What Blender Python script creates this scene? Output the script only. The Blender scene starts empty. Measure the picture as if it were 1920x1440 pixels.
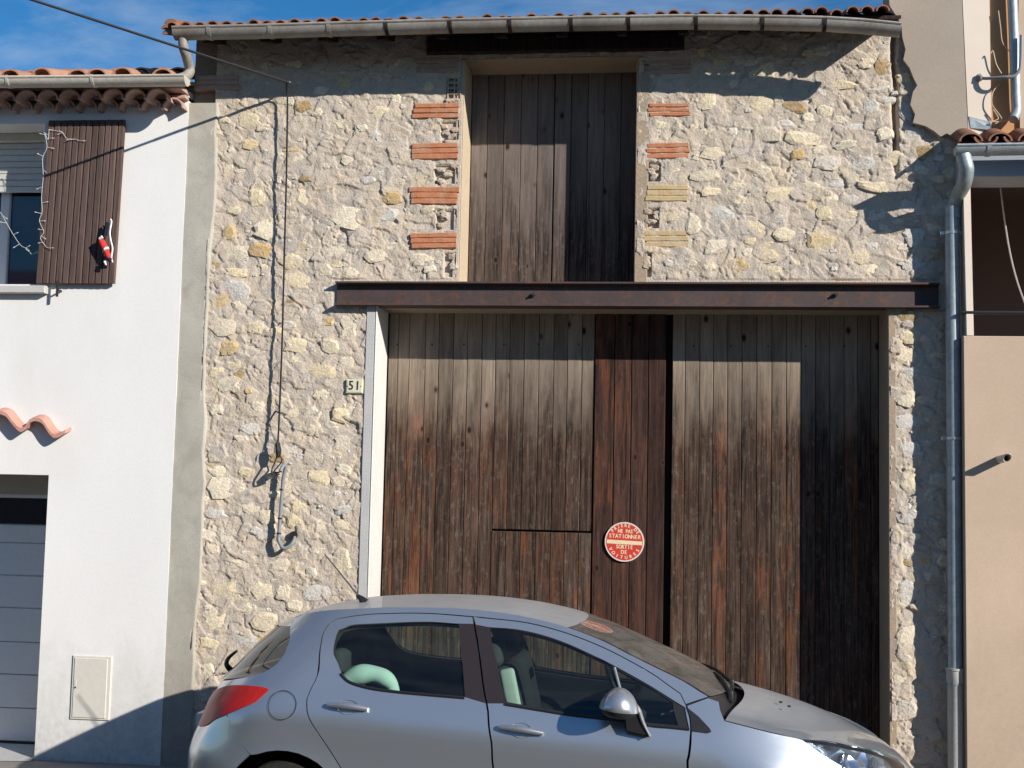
import bpy, bmesh, math, random
import numpy as np
from mathutils import Vector, Matrix
from mathutils.geometry import delaunay_2d_cdt

random.seed(7)
rng = np.random.default_rng(11)
scene = bpy.context.scene
COL = scene.collection
rad = math.radians

# ------------------------------------------------------------------ camera
FPX = 2500.0
CAM = Vector((0.0, -10.0, 2.12))
YAW, PITCH, ROLL = rad(6.7395), rad(4.9603), rad(1.2289)
fw = Vector((-math.sin(YAW) * math.cos(PITCH), math.cos(YAW) * math.cos(PITCH), math.sin(PITCH)))
rt = Vector((math.cos(YAW), math.sin(YAW), 0))
up = rt.cross(fw)
RT = rt * math.cos(ROLL) + up * math.sin(ROLL)
UP = up * math.cos(ROLL) - rt * math.sin(ROLL)
cam_data = bpy.data.cameras.new('camera')
cam_data.sensor_width = 36.0
cam_data.lens = FPX / 1920.0 * 36.0
cam_data.clip_start = 0.05
cam_data.clip_end = 3000.0
cam = bpy.data.objects.new('camera', cam_data)
COL.objects.link(cam)
m3 = Matrix((RT, UP, -fw)).transposed()
cam.matrix_world = Matrix.Translation(CAM) @ m3.to_4x4()
scene.camera = cam

# ------------------------------------------------------------------ sun, sky, exposure
TO_SUN = Vector((1.42, -1.0, 0.73)).normalized()
SUN_EL = math.asin(TO_SUN.z)
SUN_AZ = math.atan2(TO_SUN.x, TO_SUN.y)
sun_data = bpy.data.lights.new('sun', 'SUN')
sun_data.energy = 5.0
sun_data.angle = rad(0.5)
sun_data.color = (1.0, 0.94, 0.85)
sun = bpy.data.objects.new('sun', sun_data)
COL.objects.link(sun)
sun.rotation_euler = TO_SUN.to_track_quat('Z', 'Y').to_euler()
sun.location = (20, -15, 15)
world = bpy.data.worlds.new('World')
scene.world = world
world.use_nodes = True
wn, wl = world.node_tree.nodes, world.node_tree.links
wn.clear()
w_out = wn.new('ShaderNodeOutputWorld')
w_bg = wn.new('ShaderNodeBackground')
w_sky = wn.new('ShaderNodeTexSky')
w_sky.sky_type = 'NISHITA'
w_sky.sun_disc = False
w_sky.sun_elevation = SUN_EL
w_sky.sun_rotation = SUN_AZ
w_sky.altitude = 600
w_sky.air_density = 1.0
w_sky.dust_density = 0.0
w_sky.ozone_density = 3.5
w_bg.inputs['Strength'].default_value = 0.088
w_hs = wn.new('ShaderNodeHueSaturation')
w_hs.inputs['Saturation'].default_value = 1.3
w_tc = wn.new('ShaderNodeTexCoord')
w_map = wn.new('ShaderNodeMapping')
w_map.inputs['Rotation'].default_value = (0.3, 0.5, 0.9)
w_map.inputs['Scale'].default_value = (2.2, 5.0, 9.0)
w_noise = wn.new('ShaderNodeTexNoise')
w_noise.inputs['Scale'].default_value = 1.6
w_noise.inputs['Detail'].default_value = 7.0
w_noise.inputs['Roughness'].default_value = 0.6
w_noise.inputs['Distortion'].default_value = 0.6
w_ramp = wn.new('ShaderNodeValToRGB')
w_ramp.color_ramp.elements[0].position = 0.43
w_ramp.color_ramp.elements[0].color = (0, 0, 0, 1)
w_ramp.color_ramp.elements[1].position = 0.85
w_ramp.color_ramp.elements[1].color = (0.6, 0.6, 0.6, 1)
w_mix = wn.new('ShaderNodeMix')
w_mix.data_type = 'RGBA'
w_mix.inputs['B'].default_value = (5.6, 6.4, 7.4, 1)
wl.new(w_tc.outputs['Generated'], w_map.inputs['Vector'])
wl.new(w_map.outputs['Vector'], w_noise.inputs['Vector'])
wl.new(w_noise.outputs['Fac'], w_ramp.inputs['Fac'])
wl.new(w_ramp.outputs['Color'], w_mix.inputs['Factor'])
wl.new(w_sky.outputs['Color'], w_hs.inputs['Color'])
wl.new(w_hs.outputs['Color'], w_mix.inputs['A'])
wl.new(w_mix.outputs['Result'], w_bg.inputs['Color'])
wl.new(w_bg.outputs['Background'], w_out.inputs['Surface'])
scene.render.engine = 'CYCLES'
scene.view_settings.view_transform = 'Standard'
scene.view_settings.look = 'None'
scene.view_settings.exposure = 0.34
scene.view_settings.gamma = 1.0
scene.view_settings.use_curve_mapping = False
scene.cycles.use_denoising = True
scene.cycles.max_bounces = 8
scene.cycles.transparent_max_bounces = 12
scene.render.film_transparent = False


# ------------------------------------------------------------------ helpers
def at(px, py, Y):
    """survey helper: the point of the place seen at (px, py) of the photograph on the plane y = Y"""
    d = RT * ((px - 960) / FPX) - UP * ((py - 720) / FPX) + fw
    return CAM + d * ((Y - CAM.y) / d.y)


def ax(px, py, Y):
    return at(px, py, Y).x


def az(px, py, Y):
    return at(px, py, Y).z


def tag(o, label=None, cat=None, group=None, kind=None):
    if label:
        o['label'] = label
    if cat:
        o['category'] = cat
    if group:
        o['group'] = group
    if kind:
        o['kind'] = kind
    return o


def empty(name, loc=(0, 0, 0), label=None, cat=None, group=None):
    o = bpy.data.objects.new(name, None)
    o.empty_display_size = 0.1
    o.location = loc
    COL.objects.link(o)
    return tag(o, label, cat, group)


def obj(name, mesh, mat=None, parent=None, loc=None, smooth=False):
    if mat is not None and not mesh.materials:
        mesh.materials.append(mat)
    o = bpy.data.objects.new(name, mesh)
    COL.objects.link(o)
    if smooth:
        mesh.polygons.foreach_set('use_smooth', [True] * len(mesh.polygons))
    if loc is not None:
        o.location = loc
    if parent is not None:
        o.parent = parent
        b, p = Vector(), parent
        while p is not None:
            b = b + p.location
            p = p.parent
        # parents are never rotated or scaled: keep world placement
        o.location = (Vector(loc) if loc is not None else Vector()) - b
    return o


class MB:
    def __init__(self):
        self.v, self.f = [], []

    def add(self, vs, fs):
        n = len(self.v)
        self.v += [tuple(p) for p in vs]
        self.f += [tuple(i + n for i in q) for q in fs]
        return self

    def box(self, x0, x1, y0, y1, z0, z1):
        return self.add([(x0, y0, z0), (x1, y0, z0), (x1, y1, z0), (x0, y1, z0), (x0, y0, z1), (x1, y0, z1), (x1, y1, z1), (x0, y1, z1)],
                        [(0, 3, 2, 1), (4, 5, 6, 7), (0, 1, 5, 4), (1, 2, 6, 5), (2, 3, 7, 6), (3, 0, 4, 7)])

    def cbox(self, x0, x1, y0, y1, z0, z1, c=0.004):
        """box whose front (y0) face has chamfered edges"""
        vs = [(x0, y0 + c, z0), (x1, y0 + c, z0), (x1, y0 + c, z1), (x0, y0 + c, z1),
              (x0 + c, y0, z0 + c), (x1 - c, y0, z0 + c), (x1 - c, y0, z1 - c), (x0 + c, y0, z1 - c),
              (x0, y1, z0), (x1, y1, z0), (x1, y1, z1), (x0, y1, z1)]
        return self.add(vs, [(4, 5, 6, 7), (0, 1, 5, 4), (1, 2, 6, 5), (2, 3, 7, 6), (3, 0, 4, 7),
                             (1, 0, 8, 9), (2, 1, 9, 10), (3, 2, 10, 11), (0, 3, 11, 8), (9, 8, 11, 10)])

    def tube(self, pts, r, n=8, cap=True):
        pts = [Vector(p) for p in pts]
        rs = r if isinstance(r, (list, tuple)) else [r] * len(pts)
        base = len(self.v)
        ref = None
        for i, p in enumerate(pts):
            a = pts[max(i - 1, 0)]
            b = pts[min(i + 1, len(pts) - 1)]
            d = (b - a).normalized()
            if ref is None:
                ref = d.orthogonal().normalized()
            ref = (ref - d * ref.dot(d)).normalized()
            bi = d.cross(ref)
            for k in range(n):
                t = 2 * math.pi * k / n
                self.v.append(tuple(p + (ref * math.cos(t) + bi * math.sin(t)) * rs[i]))
        for i in range(len(pts) - 1):
            for k in range(n):
                a = base + i * n + k
                b = base + i * n + (k + 1) % n
                self.f.append((a, b, b + n, a + n))
        if cap:
            self.f.append(tuple(base + k for k in range(n - 1, -1, -1)))
            self.f.append(tuple(base + (len(pts) - 1) * n + k for k in range(n)))
        return self

    def sweep(self, path, prof, closed=False):
        """profile (y,z) swept along points; profile offsets stay in world y,z"""
        base, n = len(self.v), len(prof)
        for p in path:
            for (a, b) in prof:
                self.v.append((p[0], p[1] + a, p[2] + b))
        m = n if closed else n - 1
        for i in range(len(path) - 1):
            for k in range(m):
                a = base + i * n + k
                b = base + i * n + (k + 1) % n
                self.f.append((a, b, b + n, a + n))
        return self

    def mesh(self, name):
        me = bpy.data.meshes.new(name)
        me.from_pydata(self.v, [], self.f)
        me.update()
        return me

    def build(self, name, mat, parent=None, smooth=False):
        return obj(name, self.mesh(name), mat, parent, smooth=smooth)


def smooth_path(pts, k=6):
    pts = [Vector(p) for p in pts]
    out = []
    for i in range(len(pts) - 1):
        p0, p1, p2, p3 = pts[max(i - 1, 0)], pts[i], pts[i + 1], pts[min(i + 2, len(pts) - 1)]
        for j in range(k):
            t = j / k
            out.append(0.5 * ((2 * p1) + (p2 - p0) * t + (2 * p0 - 5 * p1 + 4 * p2 - p3) * t * t + (3 * p1 - p0 - 3 * p2 + p3) * t ** 3))
    out.append(pts[-1])
    return out


def auto_smooth(me, ang=35):
    me.polygons.foreach_set('use_smooth', [True] * len(me.polygons))
    me.set_sharp_from_angle(angle=rad(ang))


def rounded(name, parent, c, s, r, mat, seg=3, rot=None, taper=0.0):
    """rounded block: bevelled box; taper narrows the top"""
    bm = bmesh.new()
    bmesh.ops.create_cube(bm, size=1.0)
    for v in bm.verts:
        v.co = Vector((v.co.x * s[0], v.co.y * s[1], v.co.z * s[2]))
        if v.co.z > 0:
            v.co.x *= 1 - taper
            v.co.y *= 1 - taper
    bmesh.ops.bevel(bm, geom=bm.edges[:], offset=r, segments=seg, profile=0.5, affect='EDGES')
    M = Matrix.Translation(Vector(c))
    if rot:
        M = M @ Matrix.Rotation(rot[1], 4, rot[0])
    bm.transform(M)
    me = bpy.data.meshes.new(name)
    bm.to_mesh(me)
    bm.free()
    auto_smooth(me, 50)
    return obj(name, me, mat, parent)


# ------------------------------------------------------------------ materials
def new_mat(name):
    m = bpy.data.materials.new(name)
    m.use_nodes = True
    nt = m.node_tree
    return m, nt, nt.nodes['Principled BSDF']


class NT:
    """tiny node helper"""
    def __init__(self, nt):
        self.nt = nt

    def n(self, t, **kw):
        nd = self.nt.nodes.new(t)
        for k, v in kw.items():
            setattr(nd, k, v)
        return nd

    def l(self, a, b):
        self.nt.links.new(a, b)

    def pos(self, scale=(1, 1, 1), rnd=0.0):
        g = self.n('ShaderNodeNewGeometry')
        out = g.outputs['Position']
        if rnd:
            oi = self.n('ShaderNodeObjectInfo')
            cx = self.n('ShaderNodeCombineXYZ')
            mu = self.n('ShaderNodeMath', operation='MULTIPLY')
            mu.inputs[1].default_value = rnd
            self.l(oi.outputs['Random'], mu.inputs[0])
            for s in 'XYZ':
                self.l(mu.outputs[0], cx.inputs[s])
            ad = self.n('ShaderNodeVectorMath', operation='ADD')
            self.l(out, ad.inputs[0])
            self.l(cx.outputs[0], ad.inputs[1])
            out = ad.outputs[0]
        mp = self.n('ShaderNodeVectorMath', operation='MULTIPLY')
        mp.inputs[1].default_value = scale
        self.l(out, mp.inputs[0])
        return mp.outputs[0]

    def noise(self, vec, scale, detail=4, rough=0.6, dist=0.0):
        nd = self.n('ShaderNodeTexNoise')
        nd.inputs['Scale'].default_value = scale
        nd.inputs['Detail'].default_value = detail
        nd.inputs['Roughness'].default_value = rough
        nd.inputs['Distortion'].default_value = dist
        self.l(vec, nd.inputs['Vector'])
        return nd.outputs['Fac']

    def ramp(self, fac, stops, interp='LINEAR'):
        r = self.n('ShaderNodeValToRGB')
        cr = r.color_ramp
        cr.interpolation = interp
        while len(cr.elements) < len(stops):
            cr.elements.new(0.5)
        for e, (p, c) in zip(cr.elements, stops):
            e.position = p
            e.color = (c, c, c, 1) if isinstance(c, (int, float)) else (*c, 1)
        self.l(fac, r.inputs['Fac'])
        return r.outputs['Color']

    def mix(self, a, b, fac, mode='MIX'):
        m = self.n('ShaderNodeMix', data_type='RGBA', blend_type=mode)
        for s, v in (('A', a), ('B', b)):
            if isinstance(v, (tuple, list)):
                m.inputs[s].default_value = (*v, 1)
            else:
                self.l(v, m.inputs[s])
        if isinstance(fac, (int, float)):
            m.inputs['Factor'].default_value = fac
        else:
            self.l(fac, m.inputs['Factor'])
        return m.outputs['Result']

    def math(self, op, a, b=0.0, clamp=False):
        m = self.n('ShaderNodeMath', operation=op, use_clamp=clamp)
        for i, v in enumerate((a, b)):
            if isinstance(v, (int, float)):
                m.inputs[i].default_value = v
            else:
                self.l(v, m.inputs[i])
        return m.outputs[0]

    def bump(self, h, strength, dist, bsdf, prev=None):
        b = self.n('ShaderNodeBump')
        b.inputs['Strength'].default_value = strength
        b.inputs['Distance'].default_value = dist
        self.l(h, b.inputs['Height'])
        if prev is not None:
            self.l(prev, b.inputs['Normal'])
        self.l(b.outputs['Normal'], bsdf.inputs['Normal'])
        return b.outputs['Normal']


def mottled(name, c1, c2, scale=3.0, rough=0.85, bump=0.25, bscale=60.0, bdist=0.01, spec=0.3, metallic=0.0,
            stain=None, stain_scale=1.2, stain_amt=0.5, stretch=(1, 1, 1), rnd=0.0, speck=0.12):
    m, nt, b = new_mat(name)
    h = NT(nt)
    p = h.pos(stretch, rnd)
    f1 = h.noise(p, scale, 5, 0.62)
    col = h.mix(c1, c2, h.ramp(f1, [(0.36, 0.0), (0.66, 1.0)]))
    f2 = h.noise(h.pos((1, 1, 1), rnd), bscale, 3, 0.6)
    if speck:
        col = h.mix(col, h.ramp(f2, [(0.3, 1 - 2 * speck), (0.7, 1.0 + speck * 0.0)]), 1.0, 'MULTIPLY')
    if stain:
        f3 = h.noise(p, stain_scale, 6, 0.7, 0.4)
        col = h.mix(col, stain, h.math('MULTIPLY', h.ramp(f3, [(0.48, 0.0), (0.72, 1.0)]), stain_amt))
    h.l(col, b.inputs['Base Color'])
    b.inputs['Roughness'].default_value = rough
    b.inputs['Metallic'].default_value = metallic
    b.inputs['Specular IOR Level'].default_value = spec
    if bump:
        h.bump(f2, bump, bdist, b)
    return m


def base_dirt(mat, z0, z1, dirt, amt):
    """splash grime at the foot of a wall, ragged upper edge"""
    nt = mat.node_tree
    b = nt.nodes['Principled BSDF']
    h = NT(nt)
    src = b.inputs['Base Color'].links[0].from_socket
    g = h.n('ShaderNodeNewGeometry')
    sx_ = h.n('ShaderNodeSeparateXYZ')
    h.l(g.outputs['Position'], sx_.inputs[0])
    f = h.noise(h.pos((1, 1, 0.45)), 5.0, 6, 0.7, 0.5)
    zz = h.math('ADD', sx_.outputs['Z'], h.math('MULTIPLY', h.math('SUBTRACT', f, 0.5), 1.3))
    k = h.math('SUBTRACT', 1.0, h.math('DIVIDE', h.math('SUBTRACT', zz, z0), z1 - z0, clamp=True))
    f2 = h.noise(h.pos(), 22.0, 5, 0.7)
    col = h.mix(src, dirt, h.math('MULTIPLY', h.math('MULTIPLY', k, h.ramp(f2, [(0.3, 0.4), (0.7, 1.0)])), amt))
    h.l(col, b.inputs['Base Color'])


def plain(name, c, rough=0.6, metallic=0.0, spec=0.4, emit=None):
    m, nt, b = new_mat(name)
    h = NT(nt)
    f = h.noise(h.pos(), 25.0, 3)
    col = h.mix(tuple(x * 0.88 for x in c), tuple(min(1, x * 1.06) for x in c), f)
    h.l(col, b.inputs['Base Color'])
    b.inputs['Roughness'].default_value = rough
    b.inputs['Metallic'].default_value = metallic
    b.inputs['Specular IOR Level'].default_value = spec
    return m


def wood_mat(name, z0, z1, grey, dark, mid, rust, rust_amt=0.5, grey_low=0.25, bump=0.5):
    """weathered vertical boards; grey where the lintel keeps the rain off (above z1), dark and streaky below z0"""
    m, nt, b = new_mat(name)
    h = NT(nt)
    fib = h.noise(h.pos((1, 1, 0.04), 31.0), 62.0, 5, 0.72)
    fib2 = h.noise(h.pos((1, 1, 0.06), 57.0), 24.0, 6, 0.75, 0.6)
    big = h.noise(h.pos((1, 1, 0.22), 13.0), 5.5, 5, 0.65, 0.3)
    blotch = h.noise(h.pos((1, 1, 0.45), 23.0), 30.0, 6, 0.75, 0.25)
    oi = h.n('ShaderNodeObjectInfo')
    # weathered lower board
    low = h.mix(dark, mid, h.ramp(fib2, [(0.36, 0.0), (0.6, 1.0)]))
    low = h.mix(low, grey, h.math('MULTIPLY', h.ramp(fib, [(0.47, 0.0), (0.66, 1.0)]), grey_low))
    low = h.mix(low, grey, h.math('MULTIPLY', h.ramp(blotch, [(0.53, 0.0), (0.68, 1.0)]), grey_low * 1.3))
    rustm = h.math('MULTIPLY', h.ramp(big, [(0.47, 0.0), (0.6, 1.0)]), h.ramp(fib2, [(0.4, 0.15), (0.6, 1.0)]))
    rr = h.ramp(oi.outputs['Random'], [(0.25, 0.1), (0.95, 1.0)])
    low = h.mix(low, rust, h.math('MULTIPLY', h.math('MULTIPLY', rustm, rr), rust_amt))
    low = h.mix(low, dark, h.math('MULTIPLY', h.ramp(h.noise(h.pos((1, 1, 0.03), 77.0), 42.0, 4, 0.7), [(0.55, 0.0), (0.63, 1.0)]), 0.8))
    # dry upper board
    hi = h.mix(tuple(x * 0.7 for x in grey), tuple(min(1, x * 1.15) for x in grey), h.ramp(fib2, [(0.3, 0.0), (0.7, 1.0)]))
    hi = h.mix(hi, mid, h.math('MULTIPLY', h.ramp(fib, [(0.52, 0.0), (0.68, 1.0)]), 0.55))
    sx = h.n('ShaderNodeSeparateXYZ')
    g = h.n('ShaderNodeNewGeometry')
    h.l(g.outputs['Position'], sx.inputs[0])
    zz = h.math('ADD', sx.outputs['Z'], h.math('MULTIPLY', h.math('SUBTRACT', big, 0.5), 1.3))
    zz = h.math('ADD', zz, h.math('MULTIPLY', h.math('SUBTRACT', fib, 0.5), 0.5))
    fz = h.math('DIVIDE', h.math('SUBTRACT', zz, z0), z1 - z0, clamp=True)
    col = h.mix(low, hi, fz)
    # knots: a dark eye in a paler ring
    vo = h.n('ShaderNodeTexVoronoi')
    vo.inputs['Scale'].default_value = 5.2
    h.l(h.pos((1, 1, 0.62), 41.0), vo.inputs['Vector'])
    kd = h.math('ADD', vo.outputs['Distance'], h.math('MULTIPLY', h.math('SUBTRACT', fib2, 0.5), 0.05))
    col = h.mix(col, tuple(min(1, x * 1.1) for x in mid), h.ramp(kd, [(0.085, 0.7), (0.14, 0.0)]))
    col = h.mix(col, tuple(x * 0.8 for x in dark), h.ramp(kd, [(0.06, 0.9), (0.085, 0.0)]))
    val = h.ramp(oi.outputs['Random'], [(0.0, 0.74), (0.35, 1.08), (0.7, 0.84), (1.0, 1.14)])
    col = h.mix(col, val, 1.0, 'MULTIPLY')
    h.l(col, b.inputs['Base Color'])
    b.inputs['Roughness'].default_value = 0.9
    b.inputs['Specular IOR Level'].default_value = 0.15
    hh = h.math('ADD', h.math('MULTIPLY', fib, 0.6), fib2)
    h.bump(hh, bump, 0.006, b)
    return m

# materials of the setting
M_mortar = mottled('lime_mortar', (0.59, 0.50, 0.405), (0.53, 0.47, 0.41), 3.0, 0.95, 0.7, 70.0, 0.009, 0.15,
                   stain=(0.60, 0.48, 0.33), stain_scale=5.5, stain_amt=0.8, speck=0.13)
M_cement = mottled('cement_render', (0.50, 0.475, 0.41), (0.43, 0.405, 0.35), 2.0, 0.95, 0.3, 120.0, 0.004, 0.15,
                   stain=(0.29, 0.265, 0.225), stain_scale=2.6, stain_amt=0.7)
base_dirt(M_cement, 0.2, 1.5, (0.22, 0.195, 0.165), 0.75)
M_cement2 = mottled('grey_cement', (0.50, 0.50, 0.49), (0.56, 0.55, 0.53), 4.0, 0.95, 0.3, 90.0, 0.004, 0.15)
M_tanrend = mottled('tan_render', (0.42, 0.32, 0.22), (0.36, 0.30, 0.24), 5.0, 0.95, 0.5, 60.0, 0.008, 0.15)
M_creamrev = mottled('cream_reveal', (0.62, 0.50, 0.36), (0.57, 0.46, 0.33), 3.0, 0.9, 0.2, 80.0, 0.004, 0.15)
M_whiterev = mottled('white_reveal', (0.74, 0.73, 0.70), (0.68, 0.66, 0.62), 3.0, 0.9, 0.15, 80.0, 0.004, 0.15)
M_white = mottled('white_render', (0.80, 0.79, 0.775), (0.755, 0.745, 0.73), 0.9, 0.93, 0.22, 150.0, 0.003, 0.15,
                  stain=(0.66, 0.645, 0.61), stain_scale=1.1, stain_amt=0.5, stretch=(1, 1, 0.4), speck=0.05)
base_dirt(M_white, 0.0, 1.0, (0.34, 0.33, 0.31), 0.75)
M_timber = wood_mat('old_timber', 50, 51, (0.1, 0.08, 0.07), (0.02, 0.016, 0.014), (0.05, 0.035, 0.03), (0.08, 0.04, 0.02), 0.4)
M_gate = wood_mat('gate_boards', 2.60, 3.40, (0.335, 0.275, 0.215), (0.018, 0.012, 0.010), (0.078, 0.046, 0.034), (0.20, 0.066, 0.023), 0.95, 0.20)
M_gatered = wood_mat('gate_door_boards', 3.3, 4.2, (0.16, 0.11, 0.09), (0.022, 0.013, 0.012), (0.078, 0.038, 0.029), (0.24, 0.08, 0.028), 0.95, 0.18)
M_loft = wood_mat('loft_boards', 4.1, 5.1, (0.215, 0.18, 0.16), (0.020, 0.015, 0.014), (0.10, 0.072, 0.06), (0.13, 0.06, 0.034), 0.5, 0.42)
M_dark = plain('dark_interior', (0.02, 0.018, 0.017), 0.9, spec=0.1)
M_tile = mottled('clay_tile', (0.34, 0.16, 0.10), (0.24, 0.12, 0.08), 5.0, 0.9, 0.4, 70.0, 0.006, 0.15,
                 stain=(0.13, 0.10, 0.08), stain_scale=6.0, stain_amt=0.8, rnd=19.0)
M_tile2 = mottled('clay_tile_new', (0.52, 0.27, 0.17), (0.42, 0.19, 0.11), 4.0, 0.9, 0.3, 70.0, 0.005, 0.15,
                  stain=(0.33, 0.25, 0.19), stain_scale=5.0, stain_amt=0.6, rnd=19.0)
M_tile3 = mottled('genoise_tile', (0.54, 0.38, 0.32), (0.46, 0.31, 0.26), 4.0, 0.9, 0.3, 70.0, 0.005, 0.15, rnd=19.0)
M_tilepink = mottled('pink_tile', (0.60, 0.33, 0.27), (0.52, 0.27, 0.21), 8.0, 0.9, 0.3, 70.0, 0.004, 0.15)
M_zincold = mottled('old_gutter', (0.40, 0.375, 0.34), (0.30, 0.28, 0.25), 3.0, 0.6, 0.1, 40.0, 0.003, 0.4, 0.15,
                    stain=(0.16, 0.10, 0.06), stain_scale=2.5, stain_amt=0.55)
M_pvcgut = mottled('plastic_gutter', (0.64, 0.59, 0.52), (0.57, 0.52, 0.45), 3.0, 0.5, 0.05, 40.0, 0.002, 0.4,
                   stain=(0.35, 0.31, 0.26), stain_scale=4.0, stain_amt=0.35)
M_zinc = mottled('zinc', (0.40, 0.455, 0.48), (0.30, 0.355, 0.385), 6.0, 0.55, 0.12, 40.0, 0.003, 0.5, 0.5,
                 stain=(0.50, 0.53, 0.54), stain_scale=9.0, stain_amt=0.6)
M_pvc = mottled('grey_plastic_pipe', (0.56, 0.55, 0.50), (0.50, 0.49, 0.45), 4.0, 0.5, 0.05, 60.0, 0.002, 0.4)
M_iron = mottled('primed_steel', (0.088, 0.062, 0.06), (0.062, 0.045, 0.044), 4.0, 0.62, 0.15, 60.0, 0.002, 0.4, 0.1,
                 stain=(0.22, 0.08, 0.035), stain_scale=8.0, stain_amt=0.55)
M_bolt = plain('rusty_bolt', (0.03, 0.022, 0.02), 0.7)
M_brickred = mottled('red_hollow_brick', (0.56, 0.235, 0.125), (0.46, 0.19, 0.10), 9.0, 0.9, 0.4, 60.0, 0.004, 0.15,
                     stain=(0.50, 0.38, 0.28), stain_scale=7.0, stain_amt=0.6, rnd=9.0)
M_brickyel = mottled('buff_hollow_brick', (0.60, 0.45, 0.25), (0.52, 0.38, 0.20), 9.0, 0.9, 0.4, 60.0, 0.004, 0.15,
                     stain=(0.48, 0.42, 0.34), stain_scale=7.0, stain_amt=0.6, rnd=9.0)
M_brickold = mottled('dusty_brick', (0.45, 0.29, 0.22), (0.44, 0.36, 0.29), 9.0, 0.95, 0.5, 60.0, 0.006, 0.1)
M_beige = mottled('beige_render', (0.58, 0.445, 0.335), (0.52, 0.40, 0.30), 0.9, 0.93, 0.25, 130.0, 0.003, 0.15,
                  stain=(0.44, 0.35, 0.265), stain_scale=1.6, stain_amt=0.6, speck=0.06)
base_dirt(M_beige, 0.0, 1.3, (0.28, 0.23, 0.18), 0.6)
M_greybeige = mottled('bare_render', (0.42, 0.355, 0.29), (0.36, 0.305, 0.25), 1.2, 0.95, 0.3, 110.0, 0.004, 0.15,
                      stain=(0.33, 0.30, 0.25), stain_scale=1.3, stain_amt=0.5, speck=0.06)
M_cream = mottled('cream_paint', (0.78, 0.68, 0.58), (0.73, 0.62, 0.52), 1.0, 0.9, 0.15, 130.0, 0.003, 0.15, speck=0.04)
M_ochre = mottled('ochre_paint', (0.56, 0.31, 0.16), (0.50, 0.27, 0.13), 1.0, 0.9, 0.15, 130.0, 0.003, 0.15, speck=0.04)
M_asphalt = mottled('asphalt', (0.085, 0.081, 0.076), (0.11, 0.104, 0.096), 1.5, 0.92, 0.5, 160.0, 0.004, 0.2,
                    stain=(0.07, 0.067, 0.063), stain_scale=0.6, stain_amt=0.6)
M_pave = mottled('pavement_concrete', (0.30, 0.28, 0.25), (0.24, 0.22, 0.20), 1.5, 0.92, 0.4, 110.0, 0.004, 0.2,
                 stain=(0.16, 0.15, 0.14), stain_scale=1.6, stain_amt=0.6)
M_black = plain('black_plastic', (0.018, 0.018, 0.02), 0.45)
M_cable = plain('black_cable', (0.012, 0.012, 0.014), 0.6)
M_greypipe = plain('grey_conduit', (0.22, 0.235, 0.25), 0.45)
M_steelwhite = plain('bright_metal', (0.6, 0.6, 0.58), 0.3, 0.7)


def stone_mat(name, stops):
    m, nt, b = new_mat(name)
    h = NT(nt)
    oi = h.n('ShaderNodeObjectInfo')
    col = h.ramp(oi.outputs['Random'], stops)
    f = h.noise(h.pos((1, 1, 1), 17.0), 16.0, 6, 0.7, 0.4)
    col = h.mix(col, (0.58, 0.525, 0.455), h.ramp(f, [(0.5, 0.0), (0.68, 0.75)]))
    f2 = h.noise(h.pos(), 55.0, 5, 0.65)
    col = h.mix(col, h.ramp(f2, [(0.3, 0.72), (0.62, 1.04)]), 1.0, 'MULTIPLY')
    h.l(col, b.inputs['Base Color'])
    b.inputs['Roughness'].default_value = 0.93
    b.inputs['Specular IOR Level'].default_value = 0.15
    h.bump(f2, 0.7, 0.012, b)
    return m


M_stone = stone_mat('limestone', [(0.0, (0.76, 0.64, 0.44)), (0.3, (0.78, 0.69, 0.53)), (0.5, (0.70, 0.60, 0.45)),
                                  (0.7, (0.77, 0.64, 0.42)), (0.88, (0.69, 0.62, 0.53)), (1.0, (0.78, 0.68, 0.50))])
M_stoneoch = stone_mat('ochre_stone', [(0.0, (0.64, 0.47, 0.24)), (0.5, (0.66, 0.52, 0.31)), (1.0, (0.62, 0.42, 0.18))])
M_stonewht = stone_mat('pale_stone', [(0.0, (0.70, 0.66, 0.60)), (1.0, (0.62, 0.58, 0.52))])
M_stonebrn = stone_mat('brown_stone', [(0.0, (0.40, 0.29, 0.15)), (1.0, (0.44, 0.31, 0.17))])


# ------------------------------------------------------------------ numpy noise
def vnoise(x, y, seed):
    r = np.random.default_rng(seed).random((256, 256))
    xi, yi = np.floor(x).astype(int), np.floor(y).astype(int)
    fx, fy = x - xi, y - yi
    fx, fy = fx * fx * (3 - 2 * fx), fy * fy * (3 - 2 * fy)
    g = lambda a, b: r[a & 255, b & 255]
    return (g(xi, yi) * (1 - fx) + g(xi + 1, yi) * fx) * (1 - fy) + (g(xi, yi + 1) * (1 - fx) + g(xi + 1, yi + 1) * fx) * fy - 0.5


def fbm(x, y, freq, seed, octv=4, gain=0.5):
    o, a = 0, 1.0
    for k in range(octv):
        o = o + a * vnoise(x * freq, y * freq, seed + k)
        freq *= 2.03
        a *= gain
    return o


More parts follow.
